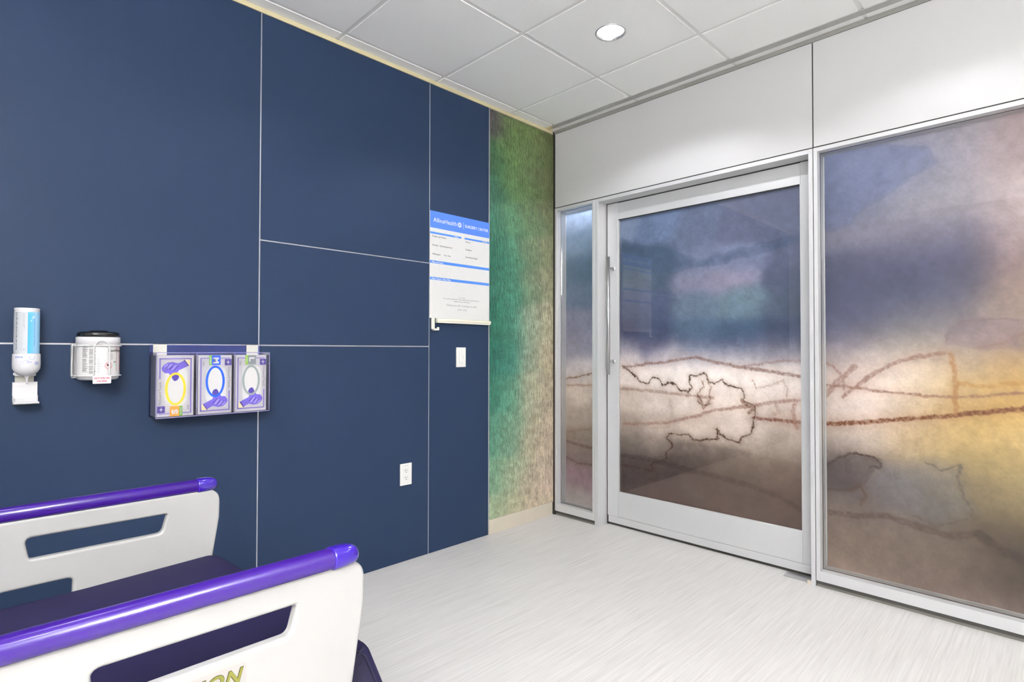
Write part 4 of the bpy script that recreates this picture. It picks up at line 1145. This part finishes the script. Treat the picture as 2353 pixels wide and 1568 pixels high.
BOXES = [(-2.3600, 'S', 'orange', 'yellow', True, 'upside down small size glove box with a yellow oval, left in the clear holder'),
         (-2.2180, 'M', 'blue', 'blue', False, 'medium size glove box with a blue oval in the middle of the holder'),
         (-2.0775, 'L', 'grey', 'grey', False, 'large size glove box with a grey oval, right in the holder')]
M_box = mat('white_carton', (202, 200, 200), .5)
for cx, let, tagc, ovc, flip, lab in BOXES:
    hw = .0635; z0, z1 = gz0 + .0045, 1.1215; yf_ = -.0985
    t_ = thing('glove_box', (cx, -.05, z0), lab, 'glove box', 'glove boxes in the clear holder')
    MB().box(cx - hw, cx + hw, yf_, -.0060, z0, z1, M_box).build('carton', parent=t_, bevel=.0012, seg=1)
    hh = (z1 - z0) / 2; cz = (z0 + z1) / 2
    # artwork upright = the M/L orientation; flipped for the S box
    def fa(d, cx=cx, cz=cz, flip=flip):
        s_ = -1 if flip else 1
        return lambda a, b: (cx + s_ * a, yf_ - .0003 - d, cz + s_ * b)
    p = MB()
    hz = hh
    bl = .0045; L_, R_x = -hw + .008, hw - .008; T_, B_ = hz - .011, -hz + .011
    f_ = fa(0)
    p.sheet(rect(L_, L_ + bl, B_, T_), f_, K['purple'])
    p.sheet(rect(L_, R_x, B_, B_ + bl), f_, K['purple'])
    p.sheet(rect(L_, R_x, T_ - .003, T_), f_, K['purple'])
    p.sheet(rect(R_x - bl, R_x, B_, -.028), f_, K['purple'])
    gg = lambda a, b: fa(.0002)(L_ + bl + a * (R_x - L_ - 2 * bl), B_ + bl + b * .072)
    glove_shape(p, gg, False)
    # white tear flap and oval
    oc = (0.0, .0120)
    p.sheet(circle(oc[0], oc[1], .030, .060, 48), fa(.0005), M_box)
    hand_tip = [(-.012, -.034), (-.006, -.022), (.004, -.018), (.011, -.026), (.014, -.036), (.004, -.047), (-.006, -.046)]
    p.sheet(hand_tip, fa(.0007), K['glove_dark'])
    ring(p, oc[0], oc[1], .0360, .0640, .0088, fa(.0009), K[ovc], 56)
    # size tag
    p.sheet(rect(-.0130, .0190, hz - .040, hz - .001), fa(.0011), K[tagc])
    p.sheet(rect(-.0240, -.0130, hz - .040, hz - .001), fa(.0011), K['lime'] if let == 'L' else K['green'])
    p.text(let, fa(.0014), K['white'], -.0075, hz - .0095, .0200, width=.024 if let == 'M' else .018, bold=.05, rot=-PI / 2)
    p.text('NITRILE', fa(.0014), K['white'], -.0205, hz - .008, .0045, width=.026, bold=.01, rot=-PI / 2)
    star(p, fa(.0009), hw - .0150, hz - .029, .0130)
    p.text('FitGuard Touch', fa(.0009), K['inkgrey'], hw - .0150, hz - .048, .0088, width=.086, rot=-PI / 2)
    p.text('300', fa(.0009), K['inkgrey'], -hw + .0160, hz - .024, .0070, width=.018, rot=-PI / 2)
    for k in range(3):
        p.sheet(rect(-hw + .0150 + k * .0028, -hw + .0158 + k * .0028, hz - .13 + k * .01, hz - .046), fa(.0009), K['boxline'])
    p.build('printed_face', parent=t_)

# ================================================================ BED
M_rail = mat('purple_grip', (49, 19, 112), .2, coat=.0, var=.01, spec=.5)
M_cap = mat('violet_end_cap', (46, 14, 140), .16, coat=.5, var=.01)
M_ped = mat('bed_white_plastic', (163, 162, 160), .33, var=.01, spec=.5)
M_matt = mat('navy_vinyl', (30, 27, 58), .7, var=.04, nscale=25, bump=.12, bscale=35, spec=.15)
M_mside = mat('shaded_navy_vinyl', (30, 27, 52), .7, var=.04, spec=.3)  # side vinyl slightly darker than the top, shade put into the colour
M_steelg = mat('grey_powder_steel', (150, 152, 156), .4, metal=.4)
M_rub = mat('black_rubber', (30, 30, 32), .6)
bed = thing('hospital_bed', (-3.20, -1.285, 0), 'hospital stretcher with navy mattress and white side rails topped with purple grips', 'bed')


def side_rail(yin, yout, dx, letters):
    """yin = inner face (towards the mattress), yout = outer face"""
    yc = (yin + yout) / 2; th = abs(yout - yin)
    outer = rounded([(-2.443 + dx, .768), (-2.4445 + dx, .690), (-2.4660 + dx, .552), (-2.4900 + dx, .430), (-3.300, .430), (-3.420, .552), (-3.440, .690), (-3.440, .768)],
                    [.062, 0, .0, .03, .03, 0, 0, .05], 8)
    s1 = rounded([(-2.8440 + dx, .7250), (-2.8350 + dx, .6770), (-2.5800 + dx, .6770), (-2.5680 + dx, .7235)], [.012, .008, .014, .006], 5)
    s2 = rounded([(-3.3000, .7250), (-3.2900, .6770), (-2.9900, .6770), (-2.9800, .7250)], .010, 5)
    s3 = rounded([(-3.150, .520), (-2.760 + dx, .520), (-2.758 + dx, .6170), (-3.150, .6170)], [.02, .02, .012, .02], 5)
    vs, fs = plate([outer, s1, s2, s3], th, .006)
    m = MB()
    m.add([(v.x, yc - v.z, v.y) for v in vs], fs, M_ped, False)
    o = m.build('side_rail', parent=bed)
    # support arms below
    for x in (-2.62, -3.15):
        MB().box(x - .02, x + .02, yc - .012, yc + .012, .36, .46, M_steelg).build('rail_arm', parent=o)
    # grip: rounded section bar lying over the panel edge
    yg = yc + (-.004 if letters else .004) * 1
    sec = [(yg + .0195 * math.copysign(abs(math.cos(t_)) ** .8, math.cos(t_)), .7815 + .0168 * math.copysign(abs(math.sin(t_)) ** .85, math.sin(t_))) for t_ in [2 * PI * i / 36 for i in range(36)]]
    g = MB(); g.prism(sec, -3.400, -2.5080 + dx * .3, 'x', M_rail, smooth=True)
    g.build('grip_bar', parent=o)
    for xs_, sg in ((-2.5080 + dx * .3, 1), (-3.400, -1)):
        c_ = MB(); pr = []
        N = 36; rings = []
        for k, (h_, sc_) in enumerate([(0, 1.0), (.0, 1.10), (.004, 1.14), (.022, 1.12), (.034, 1.06), (.043, .90), (.048, .66), (.050, .35), (.0505, 0.02)]):
            rings.append([(xs_ + sg * h_, yg + (y_ - yg) * sc_, .7815 + (z_ - .7815) * sc_) for y_, z_ in sec])
        vv = [p_ for r_ in rings for p_ in r_]
        ff = [(i * N + j, i * N + (j + 1) % N, (i + 1) * N + (j + 1) % N, (i + 1) * N + j) for i in range(len(rings) - 1) for j in range(N)]
        c_.add(vv, ff, M_cap, True)
        c_.build('end_cap', parent=o)
    if letters:
        t_ = MB()
        M_l1 = mat('olive_lettering', (118, 118, 46), .4); M_l2 = mat('lettering_outline', (70, 70, 34), .4)
        ff = lambda a, b: (a, yout - .0006, b)
        ff2 = lambda a, b: (a, yout - .0010, b)
        M_pad = mat('lettering_pad', (160, 156, 152), .4)
        t_.sheet(rounded([(-2.742, .6300), (-2.6480, .6300), (-2.6480, .6640), (-2.742, .6640)], .006, 3), lambda a, b: (a, yout - .0003, b), M_pad)
        t_.text('TION', ff, M_l2, -2.7340, .6355, .0215, width=.0820, bold=.045, shear=.28, spacing=1.12)
        t_.text('TION', ff2, M_l1, -2.7330, .6362, .0205, width=.0800, bold=.018, shear=.28, spacing=1.18)
        t_.build('raised_lettering', parent=o, label='olive green slanted lettering')
    return o


side_rail(-1.6330, -1.6550, 0.0, True)
side_rail(-.9250, -.9030, -.0130, False)

# mattress: long cushion whose end bends down
ym0, ym1 = -1.6150, -.9350     # near / far sides


def xbend(y):     # the fold runs slightly askew
    t_ = (y - ym0) / (ym1 - ym0)
    return (-2.452) * (1 - t_) + (-2.497) * t_


NU = 20; NVv = 46
m = MB(); vs = []; fs = []
top = []
for j in range(NVv):
    pass
sec_y = []
# cross-section (closed) around the cushion: list of (y, dz) with rounded edges; dz measured from the top surface inwards
cs = []
re = .016; TH = .105
yy0, yy1 = ym0, ym1
for k in range(7):
    a = PI / 2 * k / 6
    cs.append((yy0 + re - re * math.cos(a), -(re - re * math.sin(a))))
for k in range(1, 12):
    cs.append((yy0 + re + (yy1 - yy0 - 2 * re) * k / 12, 0.0015 * math.sin(PI * k / 12)))
for k in range(7):
    a = PI / 2 * (1 - k / 6)
    cs.append((yy1 - re + re * math.cos(a), -(re - re * math.sin(a))))
cs.append((yy1, -.05)); cs.append((yy1 - .004, -TH + .01)); cs.append((yy1 - .02, -TH))
cs.append((yy0 + .02, -TH)); cs.append((yy0 + .004, -TH + .01)); cs.append((yy0, -.05))
nc = len(cs)
path = []   # (s offset from bend start, z, normal angle)
stations = [(-1.75, .597, 0.0), (-1.2, .593, 0.0), (-.6, .590, 0.0), (-.25, .593, 0.0), (-.06, .5995, 0.0)]
rb = .055
amax = math.radians(68)
pts_ = []
for s_, z_, a_ in stations: pts_.append((s_, z_, 0.0))
for k in range(0, 13):
    a = amax * k / 12
    pts_.append((rb * math.sin(a), .6015 - rb + rb * math.cos(a), a))
ex, ez = pts_[-1][0], pts_[-1][1]
for L in (.08, .2, .30, .318):
    pts_.append((ex + L * math.cos(amax), ez - L * math.sin(amax), amax))
vs = []
for idx, (s_, z_, a) in enumerate(pts_):
    last = (idx == len(pts_) - 1)
    for y, d in cs:
        sh = 1.0
        X = xbend(y) + s_ + d * math.sin(a)
        Z_ = z_ + d * math.cos(a)
        if last:
            X = xbend(y) + s_ + (d * .8 - .01) * math.sin(a); Z_ = z_ + (d * .8 - .01) * math.cos(a)
        vs.append((X, y, Z_))
fs = []; fsd = []
for i in range(len(pts_) - 1):
    for k in range(nc):
        k2 = (k + 1) % nc
        q_ = (i * nc + k, i * nc + k2, (i + 1) * nc + k2, (i + 1) * nc + k)
        (fs if k < nc - 7 else fsd).append(q_)
m.add(vs, fs + [tuple(range(nc)), tuple((len(pts_) - 1) * nc + k for k in range(nc))][0:0], M_matt, True)
b0 = 0
kk = m.mi(M_mside)
for q_ in fsd:
    m.f.append(q_); m.m.append(kk); m.sm.append(True)
for cap in (tuple(range(nc)), tuple(reversed([(len(pts_) - 1) * nc + k for k in range(nc)]))):
    m.f.append(cap); m.m.append(kk); m.sm.append(False)
mo = m.build('mattress', parent=bed)
# seam welt along the near edge and round the bend
wp = []
for s_, z_, a in pts_[:-1]:
    d = -.016
    wp.append((xbend(yy0) + s_ + d * math.sin(a), yy0 - .0005, z_ + d * math.cos(a)))
MB().tube(wp, .0028, M_mside, 8).build('seam_welt', parent=mo)
cr_ = [(-2.452 - .028, yy0 - .001, .5370), (-2.452 - .005, yy0 - .002, .5600), (-2.452 + .030, yy0 - .001, .5860)]
MB().tube(cr_, .0030, M_mside, 8).build('corner_seam', parent=mo)

fb = MB()
fb.box(-4.20, -2.55, -1.58, -.97, .445, .485, M_steelg)
fb.build('deck', parent=bed, bevel=.006)
fb = MB()
for y in (-1.50, -1.05):
    fb.box(-4.15, -2.52, y - .02, y + .02, .395, .445, M_steelg)
fb.box(-4.1, -2.75, -1.48, -1.07, .16, .22, M_ped)
fb.build('undercarriage', parent=bed, bevel=.006)
for x in (-3.85, -2.95):
    MB().box(x - .06, x + .06, -1.34, -1.22, .22, .395, M_ped).build('lift_column', parent=bed, bevel=.01)
for x in (-4.02, -2.85):
    for y in (-1.47, -1.09):
        w_ = MB()
        w_.box(x - .02, x + .02, y - .025, y + .025, .10, .17, M_steelg)
        w_.lathe([(0, -.016), (.062, -.016), (.070, -.010), (.070, .010), (.062, .016), (0, .016)], (x, y, .0705), M_rub, 32, axis='y')
        w_.build('caster', parent=bed)
